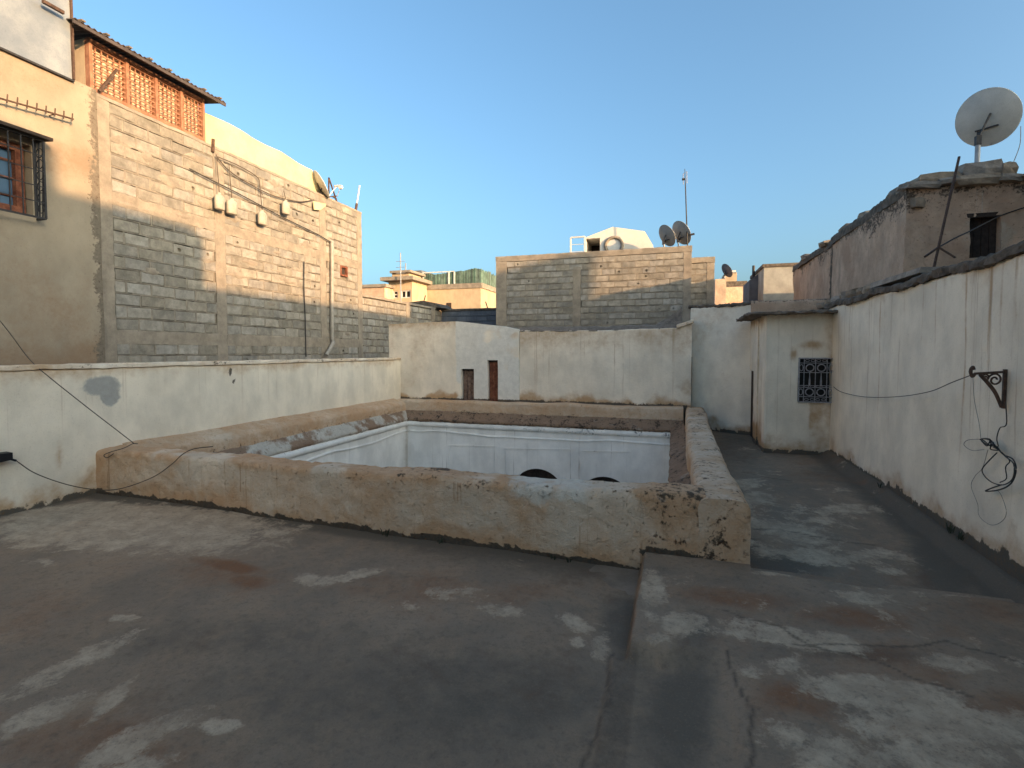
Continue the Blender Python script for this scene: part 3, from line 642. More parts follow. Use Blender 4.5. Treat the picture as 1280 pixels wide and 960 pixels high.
# wall plate above arches with arch cut-outs: build as strips
def far_face(MBo, x0, x1, zfun, y, th):
    n = max(2, int((x1 - x0) / .06)); P = []
    for i in range(n + 1):
        x = x0 + (x1 - x0) * i / n; P.append((x, zfun(x)))
    for (xa, za), (xb, zb) in zip(P[:-1], P[1:]):
        MBo.hexa([(xa, y, za), (xb, y, zb), (xb, y + th, zb), (xa, y + th, za), (xa, y, .02), (xb, y, .02), (xb, y + th, .02), (xa, y + th, .02)])
hw = min(hw, (ar[1][0] - ar[0][0]) / 2 - .12)
def zf(x):
    for (cx, zt) in ar:
        if abs(x - cx) < hw: return zt - hw + math.sqrt(max(0, hw * hw - (x - cx) ** 2))
    return zlow
edges = sorted([XI0] + [c for a in ar for c in (a[0] - hw + 1e-4, a[0] + hw - 1e-4)] + [XI1])
EPS = 2e-4
far = MB(); px_ = XI0
for (cx, zt) in ar:
    far.box((px_, YI1, zlow), (cx - hw, YI1 + .3, .02)); far_face(far, cx - hw, cx + hw, zf, YI1, .3); px_ = cx + hw
far.box((px_, YI1, zlow), (XI1, YI1 + .3, .02))
bm = bmesh.new()
me = bpy.data.meshes.new('wall_face')
o = far.build('wall_face', 'courtyard_limewash', cw)
for (cx, zt) in ar: MB().box((cx - hw - .05, YI1 + .24, zlow), (cx + hw + .05, YI1 + .28, zt + .05)).build('arch_shutter', 'wood_dark', cw)
# framed panels: raised plaster bands round each panel
band = lambda u0, v0, u1: (pm(u0, v0), pm(u1, v0))
for (u0, v0, u1) in ((562, 557, 617), (632, 561, 712), (727, 564, 787)):
    a, b = pm(u0, v0), pm(u1, v0 + 1); t = .014
    MB().prism([(a.x - .02, a.z), (b.x + .02, b.z), (b.x + .02, b.z + .014), (a.x - .02, a.z + .014)], 1, YI1 - t, YI1 + .01).prism([(b.x, b.z - 1.7), (b.x + .014, b.z - 1.7), (b.x + .014, b.z + .001), (b.x, b.z + .001)], 1, YI1 - t + .002, YI1 + .01).prism([(a.x - .014, a.z - 1.7), (a.x, a.z - 1.7), (a.x, a.z + .001), (a.x - .014, a.z + .001)], 1, YI1 - t + .002, YI1 + .01).build('panel_frame', 'courtyard_limewash', cw)
# wavy string course under the moulding
for (a, b, sd_) in (((XI0, YI1), (XI1, YI1), 1), ((XI0, YI0), (XI0, YI1), 2)):
    sweep('string_course', [(-.05, -.225), (.028, -.225), (.012, -.200), (-.05, -.195)], [a, b], 'courtyard_limewash', cw, .1, .006, 1.0, zmap=lambda V: V[:, 2] + (fbm(V * np.array([1, 1, 0]), .9, 2, 77) - .5) * .14, wear=wear_court, seed=52, fine=.001)
MB().box((XI0 - .3, YI0 - .3, -3.7), (XI1 + .3, YI1 + .4, -3.6)).build('courtyard_floor', 'grey_render')['kind'] = 'structure'

# ================================================================== RIGHT-HAND ROOF ROOM, OBLIQUE WALL
YW = 9.0; XW0 = at_z(955, 565, 0).x
rr_ = thing('roof_room', 'small cream plastered room with a wrought-iron grille window at the end of the passage', 'room', (XW0, YW, 0))
def wear_room(V):
    W = base_wear(V, .01, .06, .4, 2.2); nz = fbm(V, 2.0, 4, 81)
    gx, gz = on_y(1020, 452, YW)
    W[:, 0] = np.maximum(W[:, 0], .7 * sstep(.35, .6, nz) * ((np.abs(V[:, 0] - gx - .15) < .25) & (V[:, 2] < .95)))
    c = on_y(1016, 431, YW); W[:, 0] = np.maximum(W[:, 0], .75 * bl(V, c, (.14, .06), (0, 2))); c = on_y(992, 443, YW); W[:, 0] = np.maximum(W[:, 0], .75 * bl(V, c, (.05, .10), (0, 2)))
    W[:, 0] = np.maximum(W[:, 0], .6 * (1 - sstep(.0, .16, XR - V[:, 0] + (nz - .5) * .2)))
    W[:, 3] = .4; W[:, 0] = np.maximum(W[:, 0], .3 * sstep(1.9, 2.2, V[:, 2]))
    return W
g0 = at_y(998, 447, YW); g1 = at_y(1042, 504, YW)
hroom = at_y(1000, 392, YW).z
# front wall with a real opening
panel_wall('wall_body', (XW0, YW), (1, 0), XR - XW0, -.2, hroom, .22, [(g0.x - XW0, g1.x - XW0, g1.z, g0.z)], 'white_wall', rr_, .045, .012, 1.4, 83, .004, wear_room)
def wear_room_side(V):
    W = base_wear(V, .01, .06, .5, 2.2); W[:, 0] += .25; return W
# side face towards the courtyard, with a pilaster and a narrow door
sweep('side_wall', rrect(.25, 0.004, -.2, hroom + .02, .03), [(XW0, YW + .01), (XW0, 10.05)][::1], 'white_wall', rr_, .05, .008, 1.5, wear=wear_room_side, seed=84)
sweep('pilaster', rrect(.30, -.02, -.2, hroom + .02, .02), [(XW0, 9.7), (XW0, 10.1)], 'white_wall', rr_, .05, .010, 1.5, wear=wear_room_side, seed=85)
MB().box((XW0 + .03, 10.25, -.1), (XW0 + .06, 10.72, 1.25)).build('door', 'wood_dark', rr_)
sweep('lintel_wall', rrect(.25, .002, 1.25, hroom + .01, .02), [(XW0, 10.1), (XW0, 10.75)], 'white_wall', rr_, .06, .008, 1.5, wear=wear_room_side, seed=86)
sweep('roof_edge', rrect(-.24, .025, hroom - .005, hroom + .03, .012, 3), [(XR + .02, YW), (XW0 - .03, YW), (XW0 - .03, 10.7)][::-1] and [(XW0 - .02, 10.7), (XW0 - .02, YW), (XR + .02, YW)][::-1], 'dark_mortar', rr_, .035, .026, 3.5, seed=87, fine=.026)
MB().box((XW0 + .15, YW + .2, hroom - .1), (XR + .1, 12.4, hroom + .03)).build('roof_slab', 'roof_earth', rr_)
# grille window: dark casement behind, frame, bars, rings
gw = MB().box((g0.x, YW + .12, g1.z), (g1.x, YW + .15, g0.z)).build('window', 'hole_dark', rr_)
yb = YW - .015
W_, H_ = g1.x - g0.x, g0.z - g1.z
GX = lambda t: g0.x + t * W_
GZ = lambda t: g0.z - t * H_
fr = MB()
for t in (.02, .98): fr.bar((GX(t), yb, GZ(0)), (GX(t), yb, GZ(1)), .018)
for t in (.015, .985): fr.bar((GX(0), yb - .001, GZ(t)), (GX(1), yb - .001, GZ(t)), .018)
fr.build('frame', 'grille_iron', gw)
for t in (.12, .33, .62, .66, .87): MB().bar((GX(0), yb + .010, GZ(t)), (GX(1), yb + .010, GZ(t)), .010).build('bar', 'grille_iron', gw)
for t in (.17, .485, .80): MB().bar((GX(t), yb + .02, GZ(0)), (GX(t), yb + .02, GZ(1)), .010).build('bar', 'grille_iron', gw)
for t in (.325, .64): MB().tube([(GX(t), yb + .012, GZ(.33)), (GX(t), yb + .012, GZ(.40)), (GX(t), yb + .012, GZ(.52)), (GX(t), yb + .012, GZ(.62))], [.006, .006, .014, .014], 6).build('bar', 'grille_iron', gw)
for tx in (.325, .64):
    for tz in (.225, .765):
        pts = [(GX(tx) + .055 * math.cos(a * math.pi / 8), yb + .005, GZ(tz) + .055 * math.sin(a * math.pi / 8)) for a in range(17)]
        MB().tube(pts, .009, 5).build('ring', 'grille_iron', gw)
for tx in (.085, .895):
    for tz in (.225, .765):
        pts = [(GX(tx) + .026 * math.cos(a * math.pi / 6), yb + .005, GZ(tz) + .05 * math.sin(a * math.pi / 6)) for a in range(13)]
        MB().tube(pts, .006, 5).build('ring', 'grille_iron', gw)
for tz in (.065, .93, .64):
    for tx in (.245, .405, .56, .72):
        pts = [(GX(tx) + .030 * math.cos(a * math.pi / 5), yb + .005, GZ(tz) + .016 * math.sin(a * math.pi / 5)) for a in range(11)]
        MB().tube(pts, .004, 4).build('ring', 'grille_iron', gw)
ow = thing('boundary_wall', 'tall plain cream wall set at an angle behind the end of the parapet', 'wall', (1, 11.3, 0))
o1 = Vector((1.43, 10.78)); o0 = (.36, 11.35)
def wear_obl(V):
    W = base_wear(V, 0, .05, .35); nz = fbm(V, 1.3, 4, 88); W[:, 0] = np.maximum(W[:, 0], .3 * sstep(.45, .65, nz)); W[:, 0] = np.maximum(W[:, 0], .5 * sstep(2.3, 2.6, V[:, 2])); return W
hob = 2.52
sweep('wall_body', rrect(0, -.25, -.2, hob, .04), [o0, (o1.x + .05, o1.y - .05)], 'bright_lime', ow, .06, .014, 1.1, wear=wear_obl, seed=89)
sweep('mud_coping', rrect(.02, -.30, hob - .01, hob + .045, .02, 3), [(o0[0] - .05, o0[1] + .07), (o1.x + .05, o1.y - .05)], 'mud_cap', ow, .035, .035, 3.2, seed=90, fine=.03)
# low brown wall on the roof of the room
up = thing('roof_parapet', 'low brown mud parapet above the grille window', 'parapet', (1.9, 10.9, 2.3))
sweep('wall_body', rrect(0, -.25, 2.0, 2.58, .05), [(XW0 - .0, 10.72), (XR + .6, 10.72)], 'pise', up, .07, .03, 2, wear=lambda V: np.stack([.3 + 0 * V[:, 0], .75 * sstep(2.5, 2.6, V[:, 2]), .25 + 0 * V[:, 0], 0 * V[:, 0]], 1), seed=91)

# ================================================================== BLOCK MASONRY
BL, BH, JT, BD = .40, .185, .019, .07
def block_mesh(k, hole=False):
    rnd = random.Random(100 + k); hx, hz = BL / 2 - JT / 2, BH / 2 - JT / 2; c = .007
    def jj(s=.005): return rnd.uniform(-s, s)
    outer = [(-hx + jj(), -hz + jj()), (hx + jj(), -hz + jj()), (hx + jj(), hz + jj()), (-hx + jj(), hz + jj())]
    v = [(x, BD, z) for x, z in outer] + [(x, c, z) for x, z in outer]
    inn = [(x - math.copysign(c, x), jj(.002), z - math.copysign(c, z)) for x, z in outer]; v += inn
    f = [(0, 1, 2, 3)] + [(i, (i + 1) % 4, 4 + (i + 1) % 4, 4 + i) for i in range(4)] + [(4 + i, 4 + (i + 1) % 4, 8 + (i + 1) % 4, 8 + i) for i in range(4)]
    mats = []
    if not hole: f.append((8, 9, 10, 11))
    else:
        cx, cz, r = rnd.uniform(-.1, .1), rnd.uniform(-.025, .025), rnd.uniform(.030, .046); n = 8
        b = len(v); v += [(cx + r * rnd.uniform(.7, 1.25) * math.cos(2 * math.pi * i / n + math.pi / n + math.pi), .001, cz + r * rnd.uniform(.7, 1.1) * math.sin(2 * math.pi * i / n + math.pi / n + math.pi)) for i in range(n)]
        v += [(x * .96 + cx * .04, .06, z * .96 + cz * .04) for x, y, z in v[b:b + n]]
        # corners 8..11 at angles 225,315,45,135 ; ring index i at 180+22.5+45i
        for q in range(4):
            i0, i1, i2 = b + (2 * q) % n, b + (2 * q + 1) % n, b + (2 * q + 2) % n
            f += [(8 + q, i1, i0), (8 + q, 8 + (q + 1) % 4, i2, i1)] if False else [(8 + q, i1, i0), (8 + q, i2, i1), (8 + q, 8 + (q + 1) % 4, i2)]
        f += [(b + i, b + (i + 1) % n, b + n + (i + 1) % n, b + n + i) for i in range(n)] + [tuple(b + n + i for i in range(n))]
    me = bpy.data.meshes.new('block'); me.from_pydata(v, [], f)
    bm = bmesh.new(); bm.from_mesh(me); bmesh.ops.recalc_face_normals(bm, faces=bm.faces); bm.to_mesh(me); bm.free()
    me.materials.append(MATS['block']); return me
BLK = [block_mesh(k) for k in range(10)]; BLH = [block_mesh(k, True) for k in range(6)]
def masonry(parent, org, du, length, rows, holes=0.05, seed=1, skip=(), mort='mortar', out=None, mat=None, part_max=300):
    """org: bottom-left corner of the face seen from outside; du: unit vector along the face; rows: list of course bottoms"""
    rnd = random.Random(seed); du = Vector(du); nrm = Vector((du.y, -du.x, 0)); org = Vector(org)
    rot = math.atan2(du.y, du.x); mb = MB(); cnt = 0
    def P(s, d, z): return org + du * s - nrm * d + Vector((0, 0, z - org.z))
    def jbox(s0, s1, z0, z1):
        d = .0005 + rnd.uniform(-.003, .004)
        mb.hexa([P(s0, d, z0), P(s1, d, z0), P(s1, BD, z0), P(s0, BD, z0), P(s0, d, z1), P(s1, d, z1), P(s1, BD, z1), P(s0, BD, z1)])
    for r, zb in enumerate(rows):
        s = -(.5 * BL if r % 2 else 0) + rnd.uniform(-.03, .03)
        spans = [(0.0, length)]
        for (a, b, za, zt) in skip:
            if za < zb + BH * .5 < zt:
                ns = []
                for (p, q) in spans:
                    if a > p: ns.append((p, min(q, a)))
                    if b < q: ns.append((max(p, b), q))
                spans = [x for x in ns if x[1] - x[0] > .03]
        for (p, q) in spans:
            k = s
            while k < q:
                a, b = max(k, p), min(k + BL, q)
                if b - a > .05:
                    hole = rnd.random() < holes and b - a > .3
                    me = rnd.choice(BLH if hole else BLK)
                    o = bpy.data.objects.new('block', me); C.objects.link(o)
                    o.location = P((a + b) / 2, rnd.uniform(-.003, .004), zb + BH / 2)
                    o.rotation_euler = (rnd.uniform(-.008, .008), rnd.uniform(-.010, .010), rot + rnd.uniform(-.008, .008))
                    o.scale = ((b - a) / BL * 1.0, 1, rnd.uniform(.95, 1.0)); adopt(o, parent); cnt += 1
                    jbox(b - JT * rnd.uniform(.4, .95), b + JT * rnd.uniform(.4, .95), zb, zb + BH)
                k += BL
            # bed joint in lengths so it is uneven
            t = p
            while t < q:
                e_ = min(q, t + rnd.uniform(.10, .35)); h = rnd.uniform(.5, 1.15); sh_ = rnd.uniform(-.004, .004)
                jbox(t, e_, zb + sh_ - JT * h * .62, zb + sh_ + JT * h * .62); t = e_
    mb.build('mortar', mort, parent); return cnt
def core(parent, p, name='core'): return None

# ---- tall block house on the left
XH = -8.0
bh = thing('block_house', 'tall raw block house with concrete columns rising behind the terrace wall', 'house', (XH, 8.6, -4))
Y0h, Y1h, ZTOP = at_x(122, 300, XH).y, at_x(452, 300, XH).y, 5.34
MB().box((XH - 4, Y0h, -4), (XH - BD + .003, Y1h - .02, ZTOP - .1)).build('wall_core', 'mortar_grey', bh)
yc1, yc2 = at_x(276, 350, XH).y, at_x(404, 350, XH).y
cols_h = [(0, .22), (yc1 - Y0h - .10, yc1 - Y0h + .12), (yc2 - Y0h - .10, yc2 - Y0h + .12), (Y1h - Y0h - .20, Y1h - Y0h)]
z1, z2, z3 = 1.80, 3.86, ZTOP
rows = [1.36 - .19, 1.36, 1.36 + .19] + [1.93 + i * .1885 for i in range(10)] + [3.99 + i * .19 for i in range(7)]
wz = at_x(430, 339, XH); wy = wz.y - Y0h
skip = [(a, b, -9, 9) for a, b in cols_h] + [(wy - .16, wy + .16, wz.z - .13, wz.z + .13)]
# seen from the courtyard (+X side) the face runs from far (left... +Y) so 'along' is +Y with outward normal +X
cnt = masonry(bh, (XH, Y0h, rows[0]), (0, 1, 0), Y1h - Y0h, rows, .085, 3, skip, 'mortar')
for (a, b) in cols_h:
    sweep('column', rrect(.003, -.10, .6, ZTOP - .02, .004, 1), [(XH, Y0h + a), (XH, Y0h + b)], 'concrete', bh, .05, .009, 4, seed=int(a * 10) + 2, fine=.006)
for (za, zb) in ((1.722, 1.942), (3.797, 4.0)):
    for (a, b) in zip([c[1] for c in cols_h[:-1]], [c[0] for c in cols_h[1:]]):
        sweep('ring_beam', rrect(.003, -.10, za, zb, .003, 1), [(XH, Y0h + a - .002), (XH, Y0h + b + .002)], 'concrete', bh, .04, .012, 5, seed=int(za * 10 + a), fine=.010)
sweep('wall_cap', rrect(.012, -.22, ZTOP - .045, ZTOP + .01, .01, 1), [(XH, Y0h), (XH, Y1h)], 'concrete', bh, .07, .012, 4, seed=99)
rs_ = random.Random(77)
for k in range(34):
    y_ = rs_.uniform(Y0h + .25, Y1h - .3); z_ = rs_.choice((rs_.uniform(1.95, 3.6), rs_.uniform(3.7, 4.3), rs_.uniform(3.7, 4.2), rs_.uniform(4.2, 5.2))); a_ = rs_.uniform(.08, .34); b_ = rs_.uniform(.03, .10); n_k = 14
    ring = [(a_ * rs_.uniform(.55, 1.15) * math.cos(2 * math.pi * i / n_k), b_ * rs_.uniform(.45, 1.2) * math.sin(2 * math.pi * i / n_k)) for i in range(n_k)]
    vv_ = [(XH + .0045, y_ + p * .8, z_ + q * .8) for p, q in ring] + [(XH - .004, y_ + p, z_ + q) for p, q in ring] + [(XH + .006, y_, z_)]
    mesh_obj('mortar_smear', vv_, [[i, (i + 1) % n_k, 2 * n_k] for i in range(n_k)] + [[n_k + i, n_k + (i + 1) % n_k, (i + 1) % n_k, i] for i in range(n_k)], 'concrete', bh, True, False)
# end wall (far side) and the little red window
MB().box((XH - .1, Y1h - .019, -4), (XH - .005, Y1h, ZTOP - .03)).build('end_wall', 'concrete', bh)
rwn = MB().box((XH - .064, Y0h + wy - .16, wz.z - .13), (XH - .05, Y0h + wy + .16, wz.z + .13)).build('window', 'wood_dark', bh)
fr = MB()
for s in (-1, 1): fr.box((XH - .05, Y0h + wy + s * .13 - .025, wz.z - .13), (XH + .006, Y0h + wy + s * .13 + .025, wz.z + .13))
for s in (-1, 1): fr.box((XH - .049, Y0h + wy - .105, wz.z + s * .108 - .022), (XH + .004, Y0h + wy + .105, wz.z + s * .108 + .022))
fr.build('frame', 'wood_red', rwn)
# drain pipe
q = [at_x(415, v, XH + .06) for v in (302, 330, 380, 424)]
MB().tube([q[0] + Vector((-.08, 0, .02)), *q, at_x(417, 428, XH + .10), at_x(408, 444, XH + .14)], .045, 8).build('drain_pipe', 'pipe_grey', bh, True)

# ---- plastered house with the caged window
ph = thing('plastered_house', 'tan plastered house with a caged window next to the block house', 'house', (XH, 2, -4))
XPF = XH + .05
wv = [at_x(-30, 150, XPF), at_x(38, 180, XPF), at_x(38, 268, XPF)]
wy1, wz1, wz0 = wv[1].y, wv[1].z - .02, wv[2].z; wy0 = wy1 - 1.0
def wear_ph(V):
    W = np.zeros((len(V), 4)); nz = fbm(V, .9, 4, 101); W[:, 0] = .42 * sstep(.4, .65, nz)
    W[:, 0] = np.maximum(W[:, 0], .65 * (1 - sstep(.1, .35, np.abs(V[:, 2] - 4.15 + .12 * (nz - .5) * 4))))
    W[:, 0] = np.maximum(W[:, 0], .8 * (1 - sstep(1.6, 2.2, V[:, 2] + (nz - .5))))
    W[:, 1] = .9 * (1 - sstep(.02, .16, Y0h - V[:, 1] + (fbm(V, 5, 3, 102) - .5) * .25)); return W
panel_wall('wall_body', (XPF, -3), (0, 1), Y0h + .02 + 3, .4, 5.36, .25, [(wy0 + 3, wy1 + 3, wz0, wz1)], 'house_plaster', ph, .08, .012, 1.0, 103, .004, wear_ph)
MB().box((XH - 4, -3, -4), (XPF - .26, Y0h - .01, 5.3)).build('wall_core', 'house_plaster', ph)
ww = MB().box((XPF - .20, wy0, wz0), (XPF - .18, wy1, wz1)).build('window', 'blue_glass', ph)
fr = MB(); xf0, xf1 = XPF - .178, XPF - .10
yf1 = at_x(29, 220, XPF - .12).y
for (a, b) in ((yf1 - .09, yf1), (wy0 + .0, wy0 + .09), ((wy0 + yf1) / 2 - .05, (wy0 + yf1) / 2 + .05)): fr.box((xf0, a, wz0 + .09), (xf1, b, wz1 - .09))
for (a, b) in ((wz0, wz0 + .09), (wz1 - .09, wz1)): fr.box((xf0, wy0, a), (xf1 + .003, yf1 + .002, b))
fr.box((xf0, yf1, wz0), (xf1 - .04, wy1, wz1)) if yf1 < wy1 else None
fr.build('frame', 'wood_red', ww)
for k in range(1, 4): MB().box((XPF - .178, wy0, wz0 + k * (wz1 - wz0) / 4 - .012), (XPF - .15, yf1 - .09, wz0 + k * (wz1 - wz0) / 4 + .012)).build('glazing_bar', 'wood_red', ww)
# projecting iron cage
cg0, cg1 = wy0 - .1, at_x(50, 200, XPF + .1).y
zc0, zc1 = at_x(52, 274, XPF + .1).z, at_x(52, 178, XPF + .1).z
xc = XPF + .17
cage = MB()
for z in (zc0, zc1): cage.bar((xc, cg0, z), (xc, cg1, z), .022); cage.bar((XPF, cg1, z), (xc, cg1, z), .02); cage.bar((XPF, cg0, z), (xc, cg0, z), .02)
for y in (cg0, cg1): cage.bar((xc, y, zc0), (xc, y, zc1), .022); cage.bar((XPF + .01, y, zc0), (XPF + .01, y, zc1), .016)
cage = cage.build('cage_frame', 'black_iron', ph)
k = 0
y = cg0 + .12
while y < cg1 - .03: MB().bar((xc, y, zc0), (xc, y, zc1), .012).build('bar', 'black_iron', cage); y += .13
for z in np.linspace(zc0, zc1, 6)[1:-1]: MB().bar((xc + .008, cg0, z), (xc + .008, cg1, z), .010).build('bar', 'black_iron', cage)
for t in (.33, .66): MB().bar((XPF + t * .17, cg1, zc0), (XPF + t * .26, cg1, zc1), .012).build('bar', 'black_iron', cage)
for z in np.linspace(zc0, zc1, 8)[1:-1]:
    pts = [(XPF + .085 + .06 * math.cos(a * math.pi / 6), cg1 + .004, z + .06 * math.sin(a * math.pi / 6)) for a in range(13)]
    MB().tube(pts, .006, 4).build('scroll', 'black_iron', cage)
MB().hexa([(XPF + .01, cg0 - .05, zc1 + .03), (xc + .08, cg0 - .05, zc1 + .01), (xc + .08, cg1 + .07, zc1 + .01), (XPF + .01, cg1 + .07, zc1 + .03), (XPF + .01, cg0 - .05, zc1 + .09), (xc + .08, cg0 - .05, zc1 + .05), (xc + .08, cg1 + .07, zc1 + .05), (XPF + .01, cg1 + .07, zc1 + .09)]).build('hood', 'wood_dark', ph)

# ---- sheet metal hoarding above it
pB = at_x(92, 97, XPF + .05)
ms = thing('sheet_metal_panel', 'large dented pale metal sheet standing on the plastered house', 'metal sheet', (XPF, 3, 5.35))
xs_ = np.linspace(-2, pB.y, 60); zs_ = np.linspace(pB.z - .03, 8.2, 34); Y_, Z_ = np.meshgrid(xs_, zs_); P_ = np.stack([Y_.ravel() * 0, Y_.ravel(), Z_.ravel()], 1)
dx = (fbm(P_, .9, 3, 7) - .5) * .12
V1 = np.stack([XPF + .03 + dx, P_[:, 1], P_[:, 2]], 1); V2 = V1 - np.array([.02, 0, 0]); nx = 60; nA = len(V1)
F_ = [[j * nx + i, j * nx + i + 1, (j + 1) * nx + i + 1, (j + 1) * nx + i] for j in range(33) for i in range(59)]
F2 = [[a + nA for a in f[::-1]] for f in F_]
rim = [i for i in range(nx)] + [j * nx + nx - 1 for j in range(1, 34)] + [33 * nx + i for i in range(nx - 2, -1, -1)] + [j * nx for j in range(32, 0, -1)]
F3 = [[rim[i], rim[(i + 1) % len(rim)], rim[(i + 1) % len(rim)] + nA, rim[i] + nA] for i in range(len(rim))]
mesh_obj('sheet', np.concatenate([V1, V2]), F_ + F2 + F3, 'metal_sheet', ms, True)
MB().box((XPF - .06, -2, pB.z - .055), (XPF + .05, pB.y + .01, pB.z - .03)).build('bottom_rail', 'black_iron', ms)
MB().box((XPF - .03, pB.y - .002, pB.z - .02), (XPF + .055, pB.y + .02, 8.2)).build('edge_post', 'rust_iron', ms)
hp = at_x(66, 9, XPF + .11); MB().box((hp.x - .01, hp.y - .12, hp.z - .02), (hp.x + .03, hp.y + .12, hp.z + .02)).build('handle', 'rust_iron', ms)
# pronged rod
a, b = at_x(-10, 120, XPF + .12), at_x(92, 149, XPF + .12)
pr_ = thing('pronged_rod', 'thin rusty rod with short upright prongs fixed to the plastered house', 'rod', a)
MB().tube([a, b], .012, 6).build('rod', 'rust_iron', pr_)
for i in range(9):
    p = a.lerp(b, (i + .4) / 8.6); MB().tube([p + Vector((0, 0, -.03)), p + Vector((.0, .01, .075))], .008, 5).build('prong', 'rust_iron', pr_)
for t in (.1, .75): p = a.lerp(b, t); MB().tube([p, p + Vector((-.13, 0, -.01))], .008, 5).build('bracket', 'rust_iron', pr_)

# ================================================================== ROOF SHED WITH LATTICE
sh = thing('roof_shed', 'orange lattice shed with a dark overhanging roof on top of the block house', 'shed', (XH, 6, ZTOP))
sy0, sy1 = at_x(114, 80, XH).y, at_x(255, 150, XH).y; sz0, sz1 = ZTOP + .01, at_x(255, 124, XH).z
xl = XH - .02
MB().box((xl - .10, sy0 + .02, sz0), (xl - .08, sy1 - .02, sz1)).build('reed_screen', 'reed_mat', sh)
pans = [sy0 + (sy1 - sy0) * t for t in (0, .28, .53, .77, 1)]
for y in pans: MB().box((xl - .07, y - .022, sz0), (xl + .02, y + .022, sz1)).build('post', 'lattice_wood', sh)
MB().box((xl - .065, sy0, sz1 - .06), (xl + .015, sy1, sz1)).build('top_rail', 'lattice_wood', sh)
MB().box((xl - .065, sy0, sz0), (xl + .015, sy1, sz0 + .05)).build('bottom_rail', 'lattice_wood', sh)
slat = MB().box((-.012, -.5, -.014), (0, .5, .014)).build('slat', 'lattice_wood', sh); slm = slat.data; bpy.data.objects.remove(slat)
def put(me, name, parent, loc, rot=(0, 0, 0), scl=(1, 1, 1)):
    o = bpy.data.objects.new(name, me); C.objects.link(o); o.location = loc; o.rotation_euler = rot; o.scale = scl; return adopt(o, parent)
for a, b in zip(pans[:-1], pans[1:]):
    for k in range(8): put(slm, 'slat', sh, (xl - .008, (a + b) / 2, sz0 + .12 + k * (sz1 - sz0 - .2) / 7), (random.uniform(-.03, .03), 0, 0), (1, (b - a) - .04, .62))
    for k in range(5): put(slm, 'slat', sh, (xl - .022, a + (b - a) * (k + 1) / 6, (sz0 + sz1) / 2), (math.pi / 2 + random.uniform(-.02, .02), 0, 0), (1, sz1 - sz0 - .08, .55))
MB().bar(at_x(124, 114, XH + .05), at_x(146, 87, XH + .05), .035, .03).build('brace', 'rust_iron', sh)
MB().box((XH - 1.6, sy0 - .02, sz0), (XH - .10, sy0 + .0, sz1)).build('end_panel', 'far_render', sh)
MB().box((xl - .10, sy0 - .05, sz0 - .05), (xl + .05, sy0 - .035, sz1)).build('corner_post', 'lattice_wood', sh) if False else None
# corrugated roof
ry0, ry1, rx0, rx1 = sy0 - .35, sy1 + .28, XH - 1.8, XH + .22
vs_, fs_ = [], []; n = int((ry1 - ry0) / .02)
for i in range(n + 1):
    y = ry0 + (ry1 - ry0) * i / n; c = .012 * math.sin(y * 2 * math.pi / .08)
    vs_ += [(rx0, y, sz1 + .28 + c), (rx1, y, sz1 + .03 + c), (rx1, y, sz1 + .018 + c), (rx0, y, sz1 + .268 + c)]
for i in range(n):
    for k in range(4): fs_.append([i * 4 + k, i * 4 + (k + 1) % 4, i * 4 + 4 + (k + 1) % 4, i * 4 + 4 + k])
fs_ += [[3, 2, 1, 0], [n * 4 + k for k in range(4)]]
rs = mesh_obj('roof', vs_, fs_, 'roof_sheet', sh, True)
for i in range(8):
    y = ry0 + .12 + (ry1 - ry0 - .24) * i / 7
    MB().bar((rx0, y, sz1 + .24), (rx1 + .02, y, sz1 + .075), .05, .045).build('rafter', 'batten', rs) if False else MB().hexa([(rx0, y - .025, sz1 + .29), (rx1 + .01, y - .025, sz1 + .045), (rx1 + .01, y + .025, sz1 + .045), (rx0, y + .025, sz1 + .29), (rx0, y - .025, sz1 + .31), (rx1 + .01, y - .025, sz1 + .068), (rx1 + .01, y + .025, sz1 + .068), (rx0, y + .025, sz1 + .31)]).build('batten', 'batten', rs)
MB().box((rx1 - .03, ry0, sz1 - .035), (rx1 - .005, ry1, sz1 + .012)).build('fascia', 'roof_sheet', sh)

# ---- pale tarpaulin screen behind the wall top
tp = [at_x(256, 138, XH - .15), at_x(390, 212, XH - .15), at_x(411, 258, XH - .15)]
tb = [at_x(256, 190, XH - .15), at_x(395, 256, XH - .15)]
nu, nv = 60, 16; Va = []
for j in range(nv + 1):
    for i in range(nu + 1):
        s = i / nu; t = j / nv
        top = tp[0].lerp(tp[1], s); bot = Vector((0, tb[0].y + (tp[2].y - tb[0].y) * s, ZTOP - .03)); p = bot.lerp(top, t)
        Va.append((XH - .16, p.y, p.z))
Va = np.array(Va); Va[:, 0] += (fbm(Va, 1.6, 3, 5) - .5) * .09 + .03 * np.sin(Va[:, 1] * 5 + Va[:, 2] * 3)
nA = len(Va); k = nu + 1
F_ = [[j * k + i, j * k + i + 1, (j + 1) * k + i + 1, (j + 1) * k + i] for j in range(nv) for i in range(nu)]
rim = [i for i in range(k)] + [j * k + nu for j in range(1, nv + 1)] + [nv * k + i for i in range(nu - 1, -1, -1)] + [j * k for j in range(nv - 1, 0, -1)]
tarp = mesh_obj('tarpaulin_screen', np.concatenate([Va, Va - np.array([.008, 0, 0])]), F_ + [[a + nA for a in f[::-1]] for f in F_] + [[rim[i], rim[(i + 1) % len(rim)], rim[(i + 1) % len(rim)] + nA, rim[i] + nA] for i in range(len(rim))], 'tarp', None, True)
tag(tarp, 'pale yellow tarpaulin screen standing along the block house roof beside the lattice shed', 'tarpaulin')
